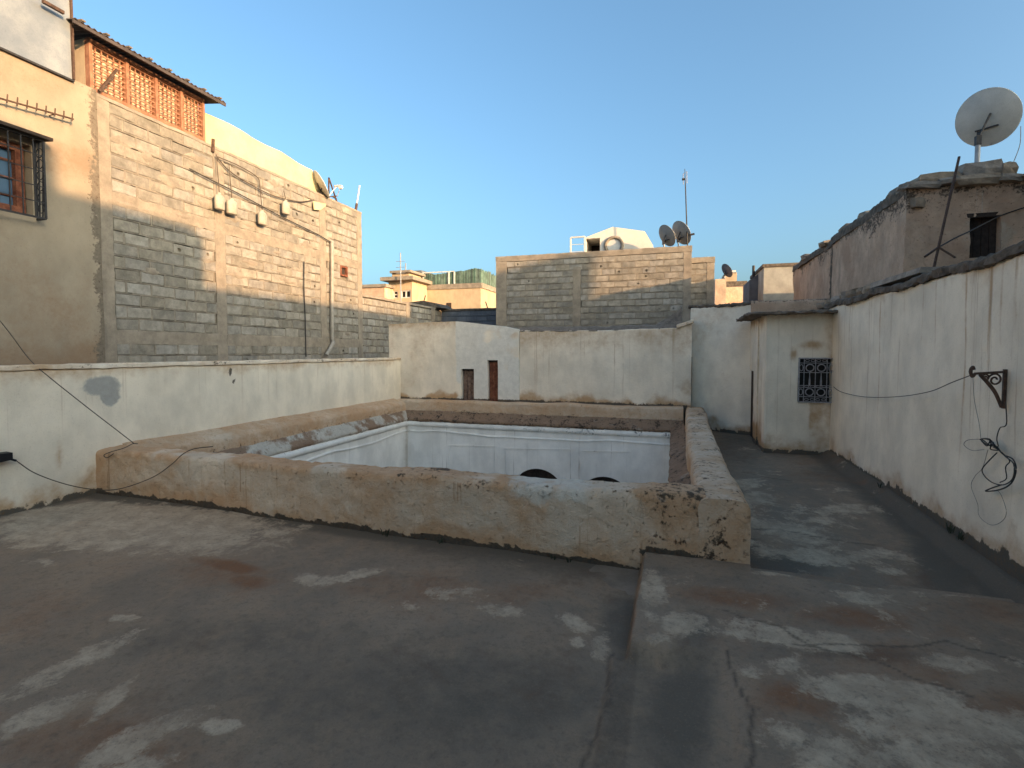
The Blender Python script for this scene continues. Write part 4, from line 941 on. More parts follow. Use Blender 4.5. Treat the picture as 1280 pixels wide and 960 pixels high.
# hanging corner of cloth
cl = [at_x(u, v, XH + .06) for u, v in ((391, 252), (407, 255), (406, 258), (399, 263), (392, 262))]
cv = [p + Vector((d, 0, 0)) for d in (0, .02) for p in cl]
cl_o = mesh_obj('cloth_scrap', cv, [[4, 3, 2, 1, 0], [5, 6, 7, 8, 9]] + [[i, (i + 1) % 5, 5 + (i + 1) % 5, 5 + i] for i in range(5)], 'tarp'); tag(cl_o, 'scrap of yellow cloth hanging over the block house wall top', 'cloth')

# ================================================================== DISHES AND AERIALS
def dish(base, top, dia, label, az=50, el=32, mat='dish_grey', lnb=True, group=None, off=.12, rod=.025, at=None):
    """pole from base to top; reflector looks along az (clockwise from +Y) and el"""
    base, top = Vector(base), Vector(top); t = thing('satellite_dish', label, 'satellite dish', base, group)
    MB().tube([base, top], rod, 8).build('pole', 'galvanised', t, True)
    a, e_ = R_(az), R_(el); bx = Vector((math.sin(a) * math.cos(e_), math.cos(a) * math.cos(e_), math.sin(e_)))
    rx = Vector((math.cos(a), -math.sin(a), 0)); uy = rx.cross(bx).normalized()
    ctr = Vector(at) if at is not None else top + bx * off + Vector((0, 0, dia * .16)); rad = dia / 2; dep = dia * .10
    mb = MB(); rings, seg = 8, 40; v = []; f = []
    for side in (0, 1):
        for i in range(rings + 1):
            r = rad * i / rings; d = dep * (i / rings) ** 2 - dep * .5 - side * .008
            for j in range(seg): th = 2 * math.pi * j / seg; v.append(ctr + rx * r * math.cos(th) + uy * r * 1.06 * math.sin(th) + bx * d)
    L = (rings + 1) * seg
    for i in range(rings):
        for j in range(seg):
            q = [i * seg + j, i * seg + (j + 1) % seg, (i + 1) * seg + (j + 1) % seg, (i + 1) * seg + j]
            f.append(q); f.append([x + L for x in q[::-1]])
    for j in range(seg): a_ = rings * seg + j; b2 = rings * seg + (j + 1) % seg; f.append([a_, b2, b2 + L, a_ + L])
    mesh_obj('reflector', v, f, mat, t, True)
    rimp = [ctr + rx * rad * math.cos(2 * math.pi * j / 40) + uy * rad * 1.06 * math.sin(2 * math.pi * j / 40) + bx * dep * .5 for j in range(41)]
    MB().tube(rimp, .009, 5).build('rim', mat, t, True)
    m_ = MB(); bk = ctr - bx * (dep * .5 + .01) - uy * rad * .35
    m_.bar(bk - rx * rad * .35, bk + rx * rad * .35, .03, .02); m_.bar(bk + uy * rad * .5 + rx * rad * .18, top, .022); m_.bar(bk - uy * rad * .1 - rx * .1, top, .05)
    m_.bar(top - Vector((0, 0, .1)), top + Vector((0, 0, .05)), .07)
    m_.build('mount', 'black_iron', t)
    if lnb:
        foc = ctr + bx * dia * .55 - uy * rad * .55; st = ctr - uy * rad * 1.03 + bx * dep * .3
        MB().bar(st, foc, .022).build('arm', 'galvanised', t)
        MB().tube([foc - bx * .06 + uy * .02, foc + bx * .02, foc + bx * .05], [.03, .028, .02], 8).build('feed_horn', 'dish_dark', t, True)
    return t, ctr
# over the tarpaulin
b0 = at_x(403, 244, XH - .06); dish((b0.x, b0.y, ZTOP - .02), (b0.x, b0.y - .05, b0.z), .62, 'satellite dish seen edge-on at the end of the yellow tarpaulin', az=46, el=30, at=at_x(400, 231, XH - .06))
# triangular aerial frame
fa = thing('aerial_stand', 'rusty triangular iron frame on the block house roof edge', 'frame', at_x(411, 255, XH - .12))
A = [at_x(411, 256, XH - .12), at_x(411, 222, XH - .12), at_x(422, 258, XH - .12), at_x(410, 246, XH - .12), at_x(420.5, 245, XH - .12)]
A[0].z = ZTOP; A[2].z = ZTOP
for (i, j) in ((0, 1), (1, 2), (3, 4)): MB().bar(A[i], A[j], .028).build('bar', 'rust_iron', fa)
MB().bar(A[3].lerp(A[4], .5), A[2].lerp(A[4], .6), .024).build('bar', 'rust_iron', fa)
lb = at_x(425, 234.5, XH - .12)
MB().tube([A[4] + Vector((0, .03, 0)), lb], .010, 5).build('arm', 'galvanised', fa); MB().tube([lb + Vector((0, -.03, .02)), lb + Vector((0, .05, .02)), lb + Vector((0, .06, .02))], [.05, .06, .03], 8).build('feed_horn', 'white_paint', fa, True)
p0, p1 = at_x(444.5, 267, XH - .08), at_x(449.5, 232, XH - .08); p0.z = ZTOP - .01
wt = thing('marker_pole', 'short leaning white plastic pole at the far corner of the block house', 'pole', p0)
MB().tube([p0, p0.lerp(p1, .3)], .035, 8).build('foot', 'rust_iron', wt); MB().tube([p0.lerp(p1, .22), p1], .022, 8).build('tube', 'white_paint', wt, True)

# ---- things on the face of the block house
def wire(name, pts, r, mat, label, cat='cable', n=8, group=None):
    o = MB().tube(curve(pts, n), r, 5).build(name, mat, None, True); return tag(o, label, cat, group)
wire('cable', [at_x(u, v, XH + .05) for u, v in ((237, 211), (262, 224), (300, 243), (350, 270), (395, 292), (414, 303))], .012, 'wire_black', 'thick black cable running down the block house face to the drain pipe')
wire('cable', [at_x(u, v, XH + .05) for u, v in ((270, 195), (285, 212), (305, 226), (340, 244), (372, 252), (392, 250))], .012, 'wire_brown', 'thin brown cable sagging below the yellow tarpaulin')
wire('cable', [at_x(u, v, XH + .06) for u, v in ((272, 196), (300, 208), (322, 222), (325, 235), (328, 244))], .010, 'wire_brown', 'thin brown cable running from the shed corner to a hanging jug')
pr0 = at_x(266, 190, XH + .03); pr1 = at_x(266.5, 174, XH + .03)
o = MB().tube([pr0, pr1], .03, 6).build('iron_stub', 'rust_iron'); tag(o, 'short rusty iron stub on the wall top beside the shed', 'stub')
wire('cable', [at_x(u, v, XH + .04) for u, v in ((380, 327), (380, 360), (381.5, 400), (382.5, 446))], .012, 'wire_black', 'straight black cable hanging down the block house next to the drain pipe', 'cable', 4)
def jug(u, vt, vb, wpx, vline, lab):
    p = at_x(u, (vt + vb) / 2, XH + .12); ht = at_x(u, vt, XH + .12).z; hb = at_x(u, vb, XH + .12).z; h = ht - hb
    wd = abs(at_x(u + wpx / 2, vb, XH + .12).y - at_x(u - wpx / 2, vb, XH + .12).y) / 2
    t = thing('plastic_jug', lab, 'jug', (p.x, p.y, hb))
    prof = [(0, 0), (.85, 0), (1, .05), (1, .68), (.8, .82), (.35, .9), (.3, 1.0), (0, 1.0)]; v = []; f = []; sg = 12
    for (r, z) in prof:
        for j in range(sg): th = 2 * math.pi * j / sg; v.append((p.x + r * wd * .6 * math.cos(th), p.y + r * wd * math.sin(th), hb + z * h))
    for i in range(len(prof) - 1):
        for j in range(sg): f.append([i * sg + j, i * sg + (j + 1) % sg, (i + 1) * sg + (j + 1) % sg, (i + 1) * sg + j])
    mesh_obj('body', v, f, 'plastic_white', t, True)
    MB().tube([(p.x, p.y, ht), (p.x - .05, p.y, at_x(u, vline, XH + .07).z)], .008, 5).build('cord', 'wire_brown', t)
jug(274.5, 241, 262, 12, 195, 'white plastic jug hanging from the shed corner on a cord'); jug(290, 248, 268, 13, 206, 'white plastic jug with rounded bottom hanging beside another jug')
jug(328, 263, 281, 10, 232, 'white plastic jug hanging alone under the middle of the tarpaulin'); jug(357.5, 250, 268, 9, 240, 'grey plastic jug hanging close under the far end of the tarpaulin')

# ================================================================== FURTHER WALLS LEFT OF CENTRE
gw2 = thing('block_wall', 'lower grey block wall continuing past the block house', 'wall', (XH - .1, 14, 1))
zg = at_x(457, 368, XH - .1).z; gy1 = 17.2
MB().box((XH - .45, Y1h + .02, 0), (XH - .1 - BD + .003, gy1, zg - .03)).build('wall_core', 'mortar_grey', gw2)
gc = at_x(510, 400, XH - .1).y - Y1h - .02; gc2 = at_x(541, 400, XH - .1).y - Y1h
masonry(gw2, (XH - .1, Y1h + .02, 1.2), (0, 1, 0), gy1 - Y1h - .02, [1.2 + i * .19 for i in range(10)], .03, 8, [(gc - .12, gc + .12, 0, 9), (gc2 - .15, gc2 + .15, 0, 9)], 'mortar_grey')
for c_ in ((gc - .12, gc + .12), (gc2 - .15, gc2 + .15)): sweep('column', rrect(.008, -.1, .9, zg - .01, .01, 1), [(XH - .1, Y1h + .02 + c_[0]), (XH - .1, Y1h + .02 + c_[1])], 'concrete', gw2, .1, .008, 3, seed=4)
sweep('wall_cap', rrect(.01, -.3, zg - .07, zg, .012, 2), [(XH - .1, Y1h + .02), (XH - .1, gy1)], 'concrete', gw2, .1, .012, 3, seed=6)
dw = thing('block_wall', 'block wall below the cream house, its shade coloured dark blue-grey', 'wall', (-6.7, gy1, 1))
zd = at_y(590, 387, gy1).z
MB().box((XH - .1, gy1 + BD - .003, 0), (-5.3, gy1 + .3, zd)).build('wall_core', 'blue_grey', dw)
bd_me = []
for me in BLK[:4]:
    m2 = me.copy(); m2.materials.clear(); m2.materials.append(MATS['blue_grey']); bd_me.append(m2)  # copies of the plain blocks, recoloured darker for standing in shade
sv = BLK[:]; BLK[:] = bd_me
masonry(dw, (XH - .1, gy1, zd - .99), (1, 0, 0), XH * -1 + .1 - 5.3, [zd - .99 + i * .19 for i in range(5)], 0, 9, (), 'blue_grey')
BLK[:] = sv
sweep('wall_cap', rrect(.02, -.32, zd - .04, zd + .04, .012, 2), [(XH - .1, gy1), (-5.3, gy1)], 'mud_cap', dw, .1, .012, 3, seed=7)
# dark sagging roof edge over the grey wall's end
sg_ = [at_y(u, v, gy1 - .4) for u, v in ((508, 379), (530, 376), (545, 379), (554, 385), (540, 384), (520, 383))]
mb = MB(); mb.prism([(p.x, p.z) for p in sg_], 1, gy1 - .5, gy1 + .6)
o = mb.build('tin_roof_scrap', 'mud_cap'); tag(o, 'dark crumpled roofing scrap lying on the grey block wall', 'roofing')
for (u, v0, v1, lab) in ((529, 380, 369, 'leaning iron rod above the roofing scrap'), (610, 388, 377, 'leaning iron rod above the dark blue-grey wall')):
    a, b = at_y(u, v0, gy1 + .1), at_y(u + (3 if u < 600 else -3), v1, gy1 + .1)
    if u > 600: a.z = zd + .01
    o = MB().tube([a, b], .02, 5).build('iron_rod', 'rust_iron'); tag(o, lab, 'rod')

# ---- cream house with a green reed fence, far behind
YC = 30.0
ch = thing('cream_house', 'cream sunlit house with a low tower far behind the grey block wall', 'house', at_y(560, 440, YC))
def fbx(par, name, mat, u0, u1, v0, v1, Y, dep, zb=None):
    a, b = at_y(u0, v0, Y), at_y(u1, v1, Y); return MB().box((a.x, Y, b.z if zb is None else zb), (b.x, Y + dep, a.z)).build(name, mat, par)
fbx(ch, 'wall', 'far_render', 528, 601, 358, 392, YC, 5, -4); fbx(ch, 'roof_edge', 'concrete', 527, 602, 356.5, 359.5, YC - .06, 5.1)
# tower with window openings: front wall pieces around the two windows
tx = [at_y(u, 0, YC - 2).x for u in (482, 487, 494, 497, 510, 512)]; tz = [at_y(490, v, YC - 2).z for v in (349, 363.5, 373)]
YT = YC - 2
tw_ = MB().box((tx[0], YT, tz[1]), (tx[5], YT + .2, tz[0])).box((tx[0], YT, -4), (tx[5], YT + .2, tz[2])).box((tx[0], YT, tz[2]), (tx[1], YT + .2, tz[1])).box((tx[2], YT, tz[2]), (tx[3], YT + .2, tz[1])).box((tx[4], YT, tz[2]), (tx[5], YT + .2, tz[1])).box((tx[0], YT + .2, -4), (tx[0] + .2, YT + 3, tz[0])).box((tx[5] - .2, YT + .2, -4), (tx[5], YT + 3, tz[0])).build('tower_wall', 'far_render', ch)
for (a, b) in ((1, 2), (3, 4)):
    wi = MB().box((tx[a], YT + .14, tz[2]), (tx[b], YT + .16, tz[1])).build('window', 'hole_dark', ch)
    f_ = MB(); xm = (tx[a] + tx[b]) / 2; zm = (tz[1] + tz[2]) / 2
    for x in (tx[a] + .04, tx[b] - .04) + ((xm,) if a == 3 else ()): f_.box((x - .035, YT + .06, tz[2]), (x + .035, YT + .13, tz[1]))
    for z in ((tz[2] + .03, tz[1] - .03) if a == 3 else (tz[2] + .03, zm, tz[1] - .03)): f_.box((tx[a], YT + .055, z - .03), (tx[b], YT + .125, z + .03))
    f_.build('frame', 'white_paint', wi)
fbx(ch, 'tower_roof', 'concrete', 475, 516, 346.5, 349, YT - .5, 4); fbx(ch, 'roof_box', 'far_render', 490, 511, 340, 346.5, YT + .3, 1.6); fbx(ch, 'roof_box_lid', 'concrete', 487, 513, 338.5, 340, YT + .1, 2)
fbx(ch, 'water_tank', 'blue_grey', 513, 527, 338.5, 352, YC, 2)
fbx(ch, 'small_window', 'wood_dark', 558, 564, 378.5, 386, YC - .03, .05)
gf = thing('reed_fence', 'green reed fence screening the roof of the cream house', 'fence', at_y(570, 360, YC))
fa0, fa1 = at_y(528.5, 361, YC + .1), at_y(601, 361, YC + .1); nsl = 58
tops = [(528.5, 341.5), (545, 343), (560, 341), (566, 339.5), (580, 338.5), (592, 335.5), (601, 336.5)]
zt = lambda u: at_y(u, float(np.interp(u, [t[0] for t in tops], [t[1] for t in tops])), YC + .1).z
reed = MB().box((-.5, -.02, 0), (.5, .02, 1)).build('reed', 'reed_green'); rme = reed.data; bpy.data.objects.remove(reed)
for i in range(nsl):
    u = 528.5 + (601 - 528.5) * (i + .5) / nsl; x = at_y(u, 360, YC + .1).x; z0 = at_y(600, 357, YC).z
    put(rme, 'reed', gf, (x, YC + .1 + random.uniform(-.02, .02), z0), (0, random.uniform(-.01, .01), 0), ((fa1.x - fa0.x) / nsl * 1.02, 1, zt(u) - z0 + random.uniform(-.03, .03)))
for i in range(28):
    x = fa1.x + .02; y = YC + .15 + i * .15; put(rme, 'reed', gf, (x, y, at_y(600, 357, YC).z), (0, 0, math.pi / 2), (.155, 1, zt(601) - at_y(600, 357, YC).z + random.uniform(-.08, .08)))
for u in (528.5, 560.5, 567.5):
    p = at_y(u, 340, YC); MB().box((p.x - .04, YC + .02, at_y(u, 357, YC).z), (p.x + .04, YC + .09, p.z)).build('post', 'white_paint', gf)
a, b = at_y(528.5, 341, YC), at_y(567.5, 339, YC); MB().bar((a.x, YC + .05, a.z), (b.x, YC + .05, b.z), .06).build('rail', 'white_paint', gf)
for (u, v0, v1, lab) in ((500.5, 372, 316, 'tall thin lattice aerial mast beside the cream tower'), (507, 345, 329, 'short thin aerial on the cream tower roof')):
    a = at_y(u, v0, YT - .7 if v0 > 350 else YT + .8); b = at_y(u, v1, YT - .7 if v0 > 350 else YT + .8)
    t = thing('aerial_mast', lab, 'mast', a); MB().tube([(a.x, a.y, -4 if v0 > 350 else at_y(u, 338.6, a.y).z), b], .035, 5).build('pole', 'galvanised', t)
    for k in range(3 if v0 > 350 else 1):
        z = b.z - .5 - k * .35; MB().bar((b.x - .3, b.y, z), (b.x + .3, b.y, z), .025).build('cross_bar', 'galvanised', t)
lh = thing('far_house', 'low brownish house end beside the cream tower', 'house', at_y(468, 440, 27)); fbx(lh, 'wall', 'pise', 440, 481, 358, 400, 27, 4, -4); fbx(lh, 'roof_edge', 'concrete', 439, 482, 356.5, 358.3, 26.9, 4.2)

# ================================================================== BLOCK HOUSE AT THE BACK
mh = thing('block_house', 'wide raw block house with dishes on its roof behind the courtyard', 'house', (-2.5, YH, -4))
mx0, mx1 = at_y(620, 360, YH).x, at_y(864, 360, YH).x; mz = at_y(740, 314, YH).z
MB().box((mx0, YH + BD - .003, -4), (mx1, YH + 6, mz - .08)).build('wall_core', 'mortar_grey', mh)
mc = at_y(721, 360, YH).x - mx0; mzc = at_y(721, 334, YH).z
colsm = [(0, .36), (mc - .12, mc + .12), (mx1 - mx0 - .22, mx1 - mx0)]
rowsm = [mz - .17 - (i + 1) * .19 for i in range(14)][::-1]
masonry(mh, (mx0, YH, rowsm[0]), (1, 0, 0), mx1 - mx0, rowsm, .06, 21, [(colsm[0][0], colsm[0][1], 0, 9), (colsm[1][0], colsm[1][1], 0, mzc), (colsm[2][0], colsm[2][1], 0, 9)], 'mortar')
for i, c_ in enumerate(colsm): sweep('column', rrect(.003, -.1, 1.0, mzc if i == 1 else mz - .165, .004, 1), [(mx0 + c_[0], YH), (mx0 + c_[1], YH)], 'concrete', mh, .1, .008, 3, seed=14 + i)
sweep('ring_beam', rrect(.006, -.3, mz - .17, mz, .012, 2), [(mx0 - .01, YH), (mx1 + .01, YH)], 'concrete', mh, .07, .014, 3, seed=18, fine=.008)
# annexe to its right
YA = 17.4; ah = thing('block_annexe', 'narrow block annexe beside the wide block house', 'house', at_y(880, 440, YA))
ax0, ax1 = at_y(862, 340, YA).x, at_y(893, 340, YA).x; az_ = at_y(880, 321.5, YA).z
MB().box((ax0, YA + BD - .003, -4), (ax1 - .01, YA + 5, az_ - .1)).build('wall_core', 'mortar_grey', ah)
masonry(ah, (ax0, YA, az_ - 2.2), (1, 0, 0), ax1 - ax0 - .22, [az_ - .36 - i * .19 for i in range(9)][::-1], .05, 31, (), 'mortar')
sweep('column', rrect(.01, -.12, .5, az_ - .17, .01, 1), [(ax1 - .22, YA), (ax1, YA)], 'concrete', ah, .1, .008, 3, seed=33)
sweep('ring_beam', rrect(.014, -.3, az_ - .17, az_, .015, 2), [(ax0, YA), (ax1 + .01, YA)], 'concrete', ah, .08, .012, 3, seed=34)
MB().box((ax1 - .1, YA + .121, -4), (ax1 + .002, YA + 5, az_ - .05)).build('side_wall', 'far_render', ah)

# ---- white roof house with arch
YD = 17.0
dm = thing('white_roof_house', 'small white gabled roof house with an open hatch and an arched ring', 'roof house', at_y(775, 310, YD))
pts = [at_y(u, v, YD) for u, v in ((731, 297), (766, 283.5), (806, 289), (816, 306))]; zb = mz - .08
hx0, hx1, hz1 = at_y(732.5, 300, YD).x, at_y(750, 300, YD).x, at_y(740, 298, YD).z
MB().prism([(pts[0].x, hz1 + .0), (pts[0].x, pts[0].z), (pts[1].x, pts[1].z), (pts[2].x, pts[2].z), (pts[3].x, pts[3].z), (pts[3].x, zb), (hx1, zb), (hx1, hz1)], 1, YD, YD + 2.4).build('wall', 'dome_paint', dm)
MB().box((hx0 - .1, YD + 1.2, zb), (hx1 + .02, YD + 1.3, hz1 + .01)).build('hatch', 'wood_dark', dm)
MB().box((pts[0].x, YD + .001, zb), (hx0, YD + 2.4, hz1 - .001)).build('jamb', 'dome_paint', dm)
rc = at_y(767.5, 307, YD); rpts = [(rc.x + .27 * math.cos(math.pi * i / 20), YD - .03, rc.z + .26 * math.sin(math.pi * i / 20)) for i in range(-4, 25)]
MB().tube(rpts, .052, 8).build('arch_ring', 'concrete', dm, True)
MB().prism([(rc.x + .22 * math.cos(2 * math.pi * i / 20), rc.z + .20 * math.sin(2 * math.pi * i / 20)) for i in range(20)], 1, YD - .02, YD + .01).build('arch_panel', 'white_paint', dm)
# white hand rail
hr = thing('roof_railing', 'thin white metal railing beside the roof hatch', 'railing', at_y(722, 311, YH + .6))
a, b = at_y(713.5, 297, YH + .6), at_y(731, 297, YH + .6)
for x in (a.x, b.x): MB().box((x - .025, YH + .58, mz - .1), (x + .025, YH + .62, a.z)).build('post', 'white_paint', hr)
MB().bar((a.x, YH + .6, a.z), (b.x, YH + .6, a.z), .045).build('rail', 'white_paint', hr)
for k in range(1, 3): z = a.z + (mz - .1 - a.z) * k / 3; MB().bar((a.x, YH + .6, z), (b.x, YH + .6, z), .016).build('rail', 'white_paint', hr)
for (u, v, d_, lab) in ((831.5, 294, .64, 'satellite dish coloured dark grey for its shade side beside the white roof house'), (849.5, 291, .70, 'satellite dish coloured dark grey for its shade side beside the tall mast')):
    c = at_y(u, v, YH + .35); dish((c.x, c.y, mz - .09), (c.x - .05, c.y - .02, c.z - .18), d_, lab, az=52, el=30, mat='dish_dark', lnb=False)  # shade side of these dishes put into their darker grey
a, b = at_y(859.5, 303, YH + .2), at_y(856, 211, YH + .2)
mt = thing('aerial_mast', 'tall thin mast with a small aerial on the wide block house', 'mast', a)
MB().tube([(a.x, a.y, mz - .02), a.lerp(b, .75), b], [.022, .018, .008], 6).build('pole', 'wire_black', mt)
c = a.lerp(b, .86)
MB().tube([c + Vector((-.05, 0, -.15)), c + Vector((-.06, 0, .15)), c + Vector((.04, 0, .22)), c + Vector((.05, 0, -.12))], .010, 5).build('loop_aerial', 'wire_pale', mt); MB().bar(c + Vector((-.09, 0, .0)), c + Vector((.0, 0, .0)), .05).build('amplifier_box', 'wire_black', mt)
c2 = at_y(864.5, 293, YH + .2); MB().bar((a.x, a.y, c2.z), (c2.x, a.y, c2.z), .02).build('side_arm', 'wire_black', mt); MB().bar((c2.x - .04, a.y, c2.z - .01), (c2.x + .08, a.y, c2.z + .01), .05).build('feed_horn', 'wire_black', mt)

# ---- far houses right of centre
YE = 30.0
fh = thing('far_house', 'distant brick house with a pale chimney between the annexe and the grey house', 'house', at_y(915, 440, YE))
fbx(fh, 'wall', 'pise', 894, 907, 349, 400, YE - 3, 3, -4); fbx(fh, 'wall', 'pise', 906, 934, 359, 400, YE, 4, -4); fbx(fh, 'roof_edge', 'mud_cap', 906, 934, 352, 359, YE + .3, 3); fbx(fh, 'roof_room', 'far_render', 906, 921, 341, 352, YE + 2, 2)
fbx(fh, 'chimney', 'dome_paint', 915, 920, 338, 341.5, YE + 2, 1)
c = at_y(906, 338, YE); dish((c.x, c.y, at_y(906, 353, YE).z), (c.x, c.y, c.z - .2), .75, 'small dark satellite dish on the distant brick house', az=60, el=30, mat='blue_grey', lnb=False)
YG = 19.6
gh = thing('grey_house', 'grey rendered house with a bluish side beyond the pink earth house', 'house', at_y(970, 440, YG))
ga, gb = at_y(955, 334, YG), at_y(992, 334, YG)
def wear_gh(V): return np.stack([.2 * fbm(V, 2, 3, 1), .5 * sstep(ga.z - .25, ga.z, V[:, 2]), .7 * sstep(.45, .6, fbm(V, 1.2, 3, 2)), 0 * V[:, 0]], 1)
MB().box((ga.x, YG, -4), (gb.x + 2, YG + 3, ga.z)).build('wall', 'grey_render', gh)
MB().hexa([(ga.x - .05, YG - .05, ga.z), (gb.x + 2, YG - .05, ga.z), (gb.x + 2, YG + 3, ga.z), (ga.x - .05, YG + 3, ga.z), (ga.x - .05, YG - .05, ga.z + .1), (gb.x + 2, YG - .05, ga.z + .1), (gb.x + 2, YG + 3, ga.z + .1), (ga.x - .05, YG + 3, ga.z + .1)]).build('roof_edge', 'mud_cap', gh)
sd1 = at_y(937, 350, YG + 1.2); sd2 = at_y(952, 340, YG + 1.2)
MB().prism([(sd1.x, -4), (sd2.x + .3, -4), (sd2.x + .3, sd2.z + .1), (sd2.x, sd2.z), (sd1.x, sd1.z)], 1, YG + 1.2, YG + 3).build('side_wall', 'blue_grey', gh)
st = at_y(942, 332, YG + 1.4); MB().tube([(st.x, YG + 1.4, at_y(942, 350, YG + 1.4).z), (st.x, YG + 1.4, st.z)], .05, 6).build('vent_pipe', 'black_iron', gh)

# ================================================================== PINK EARTH HOUSE ON THE RIGHT
XK = 3.6
pk = thing('earth_house', 'pinkish rammed-earth house with a stone coping behind the streaked wall', 'house', (XK, 12, -4))
pc = at_x(1133, 236, XK); YK = pc.y; zk = pc.z; ke = at_x(988, 336, XK); ym = at_x(1040, 300, XK).y
def wear_pk(V):
    W = np.zeros((len(V), 4)); nz = fbm(V, 1.5, 4, 111); W[:, 0] = .5 * sstep(.35, .65, nz); t = zk - V[:, 2]
    W[:, 1] = .62 * (1 - sstep(.0, .55, t + (nz - .5) * .8)); W[:, 3] = .9 * (1 - sstep(.3, 1.0, t)) * (V[:, 1] < YK + .05)
    W[:, 1] = np.maximum(W[:, 1], .75 * (1 - sstep(.1, .35, np.abs(V[:, 1] - ym - .3) + (nz - .5) * .4))); W[:, 2] = .6 * bl(V, on_y(1182, 290, YK), (.15, .2), (0, 2)) * sstep(.4, .6, nz)
    wx = on_y(1232, 295, YK); W[:, 2] = np.maximum(W[:, 2], .7 * bl(V, wx, (.33, .36), (0, 2)) * (V[:, 1] < YK + .05)); return W
# long side in two slightly stepped lengths
sweep('wall_body', rrect(0, .3, 1.0, zk, .05), [(XK, YK), (XK, ym)], 'pise', pk, .07, .045, 1.0, wear=wear_pk, seed=112, fine=.012)
sweep('wall_body', rrect(0.10, .4, 1.0, ke.z, .05), [(XK, ym), (XK, ke.y)], 'pise', pk, .09, .045, 1.0, wear=wear_pk, seed=113, fine=.012)
kw0, kw1 = at_y(1213, 271, YK), at_y(1250, 320, YK)
XE = 9.0
panel_wall('wall_body', (XK, YK - .01), (1, 0), XE - XK, 1.0, zk, .3, [(kw0.x - XK, kw1.x - XK, kw1.z, kw0.z)], 'pise', pk, .06, .035, 1.3, 114, .014, wear_pk)
MB().box((XK + .32, YK + .28, -4), (XE, ke.y - .1, zk - .15)).build('wall_core', 'pise', pk)
kwn = MB().box((kw0.x - .02, YK + .14, kw1.z - .02), (kw1.x + .02, YK + .17, kw0.z + .02)).build('window', 'wood_dark', pk)
for k in range(4): xa = kw0.x + (kw1.x - kw0.x) * k / 4; MB().box((xa + .004, YK + .115, kw1.z), (xa + (kw1.x - kw0.x) / 4 - .004, YK + .139, kw0.z - .01)).build('plank', 'wood_dark', kwn)
MB().box((kw0.x - .06, YK + .0, kw0.z - .015), (kw1.x + .08, YK + .10, kw0.z + .05)).build('lintel', 'wood_dark', pk)
# coping stones, each its own piece
def stone_mesh(k):
    rnd = random.Random(500 + k); bm = bmesh.new(); bmesh.ops.create_cube(bm, size=1.0); bmesh.ops.subdivide_edges(bm, edges=bm.edges, cuts=1, use_grid_fill=True)
    for v in bm.verts: v.co = Vector([c * (1 + rnd.uniform(-.16, .16)) for c in (v.co.normalized() * .3 + v.co * .62)])
    me = bpy.data.meshes.new('stone'); bm.to_mesh(me); bm.free(); me.materials.append(MATS['stone']); return me
STN = [stone_mesh(k) for k in range(7)]
def stone(parent, p, s, rz=0, name='stone'): return put(random.choice(STN), name, parent, p, (random.uniform(-.1, .1), random.uniform(-.1, .1), rz), s)
x = XK - .02
while x < XE - .3:
    L_ = random.uniform(.22, .55); stone(pk, (x + L_ / 2, YK + .12, zk + .03 + random.uniform(-.02, .03)), (L_, .42, random.uniform(.10, .17))); x += L_ * .97
for (u0, u1, v0, v1) in ((1148, 1192, 222, 232), (1203, 1243, 209, 222), (1246, 1264, 209, 219)):
    a, b = at_y(u0, v0, YK + .15), at_y(u1, v1, YK + .15); put(random.choice(STN), 'stone', pk, ((a.x + b.x) / 2, YK + .2, (a.z + b.z) / 2), (0, random.uniform(-.03, .03), 0), (abs(b.x - a.x) * 1.05, .4, abs(a.z - b.z) * 1.25))
sweep('mud_coping', rrect(-.03, .36, zk - .10, zk + .10, .07, 3), [(XK, YK + .1), (XK, ym)], 'mud_cap', pk, .05, .040, 1.6, fine=.026, seed=121)
sweep('mud_coping', rrect(.07, .46, ke.z - .10, ke.z + .09, .07, 3), [(XK, ym), (XK, ke.y)], 'mud_cap', pk, .06, .040, 1.6, fine=.026, seed=122)
for (y_, L_) in ((YK + .7, .5), (YK + 2.2, .4), (YK + 3.4, .6), (ym + 1.0, .5), (ym + 3, .6)): stone(pk, (XK + .2, y_, (zk if y_ < ym else ke.z) + .10), (.34, L_, .13))
cc = at_y(1146, 254, YK - .02); put(STN[0], 'stone', pk, cc, (0, 0, .3), (.16, .14, .15))
# rubble heaped along the top of the streaked wall
for (u, v, s) in ((1050, 374, .16), (1057, 369, .13), (1064, 372, .18), (1073, 366, .2), (1082, 364, .15), (1090, 362, .17), (1060, 362, .09), (1116, 352, .12), (1030, 378, .14), (1040, 377, .16), (1020, 380, .12), (1010, 380, .1)):
    p = at_x(u, v, XR + .25); o = put(random.choice(STN), 'rubble_stone', None, (p.x, p.y, 2.40 + s * .22), (random.uniform(-.3, .3), random.uniform(-.3, .3), random.uniform(0, 3)), (s, s * 1.3, s * .7)); tag(o, 'rough grey rubble stone lying on the streaked wall top', 'stone', 'rubble stones on the streaked wall')
a, b = at_x(1096, 357, XR + .1), at_x(1160, 338, XR + .1)
o = MB().hexa([(XR + .02, a.y, 2.40), (XR + .30, a.y, 2.40), (XR + .30, b.y, 2.41), (XR + .02, b.y, 2.40), (XR + .04, a.y, 2.47), (XR + .26, a.y, 2.46), (XR + .26, b.y, 2.45), (XR + .04, b.y, 2.46)]).build('flat_slab', 'stone'); tag(o, 'flat grey slab lying on the streaked wall top', 'slab')
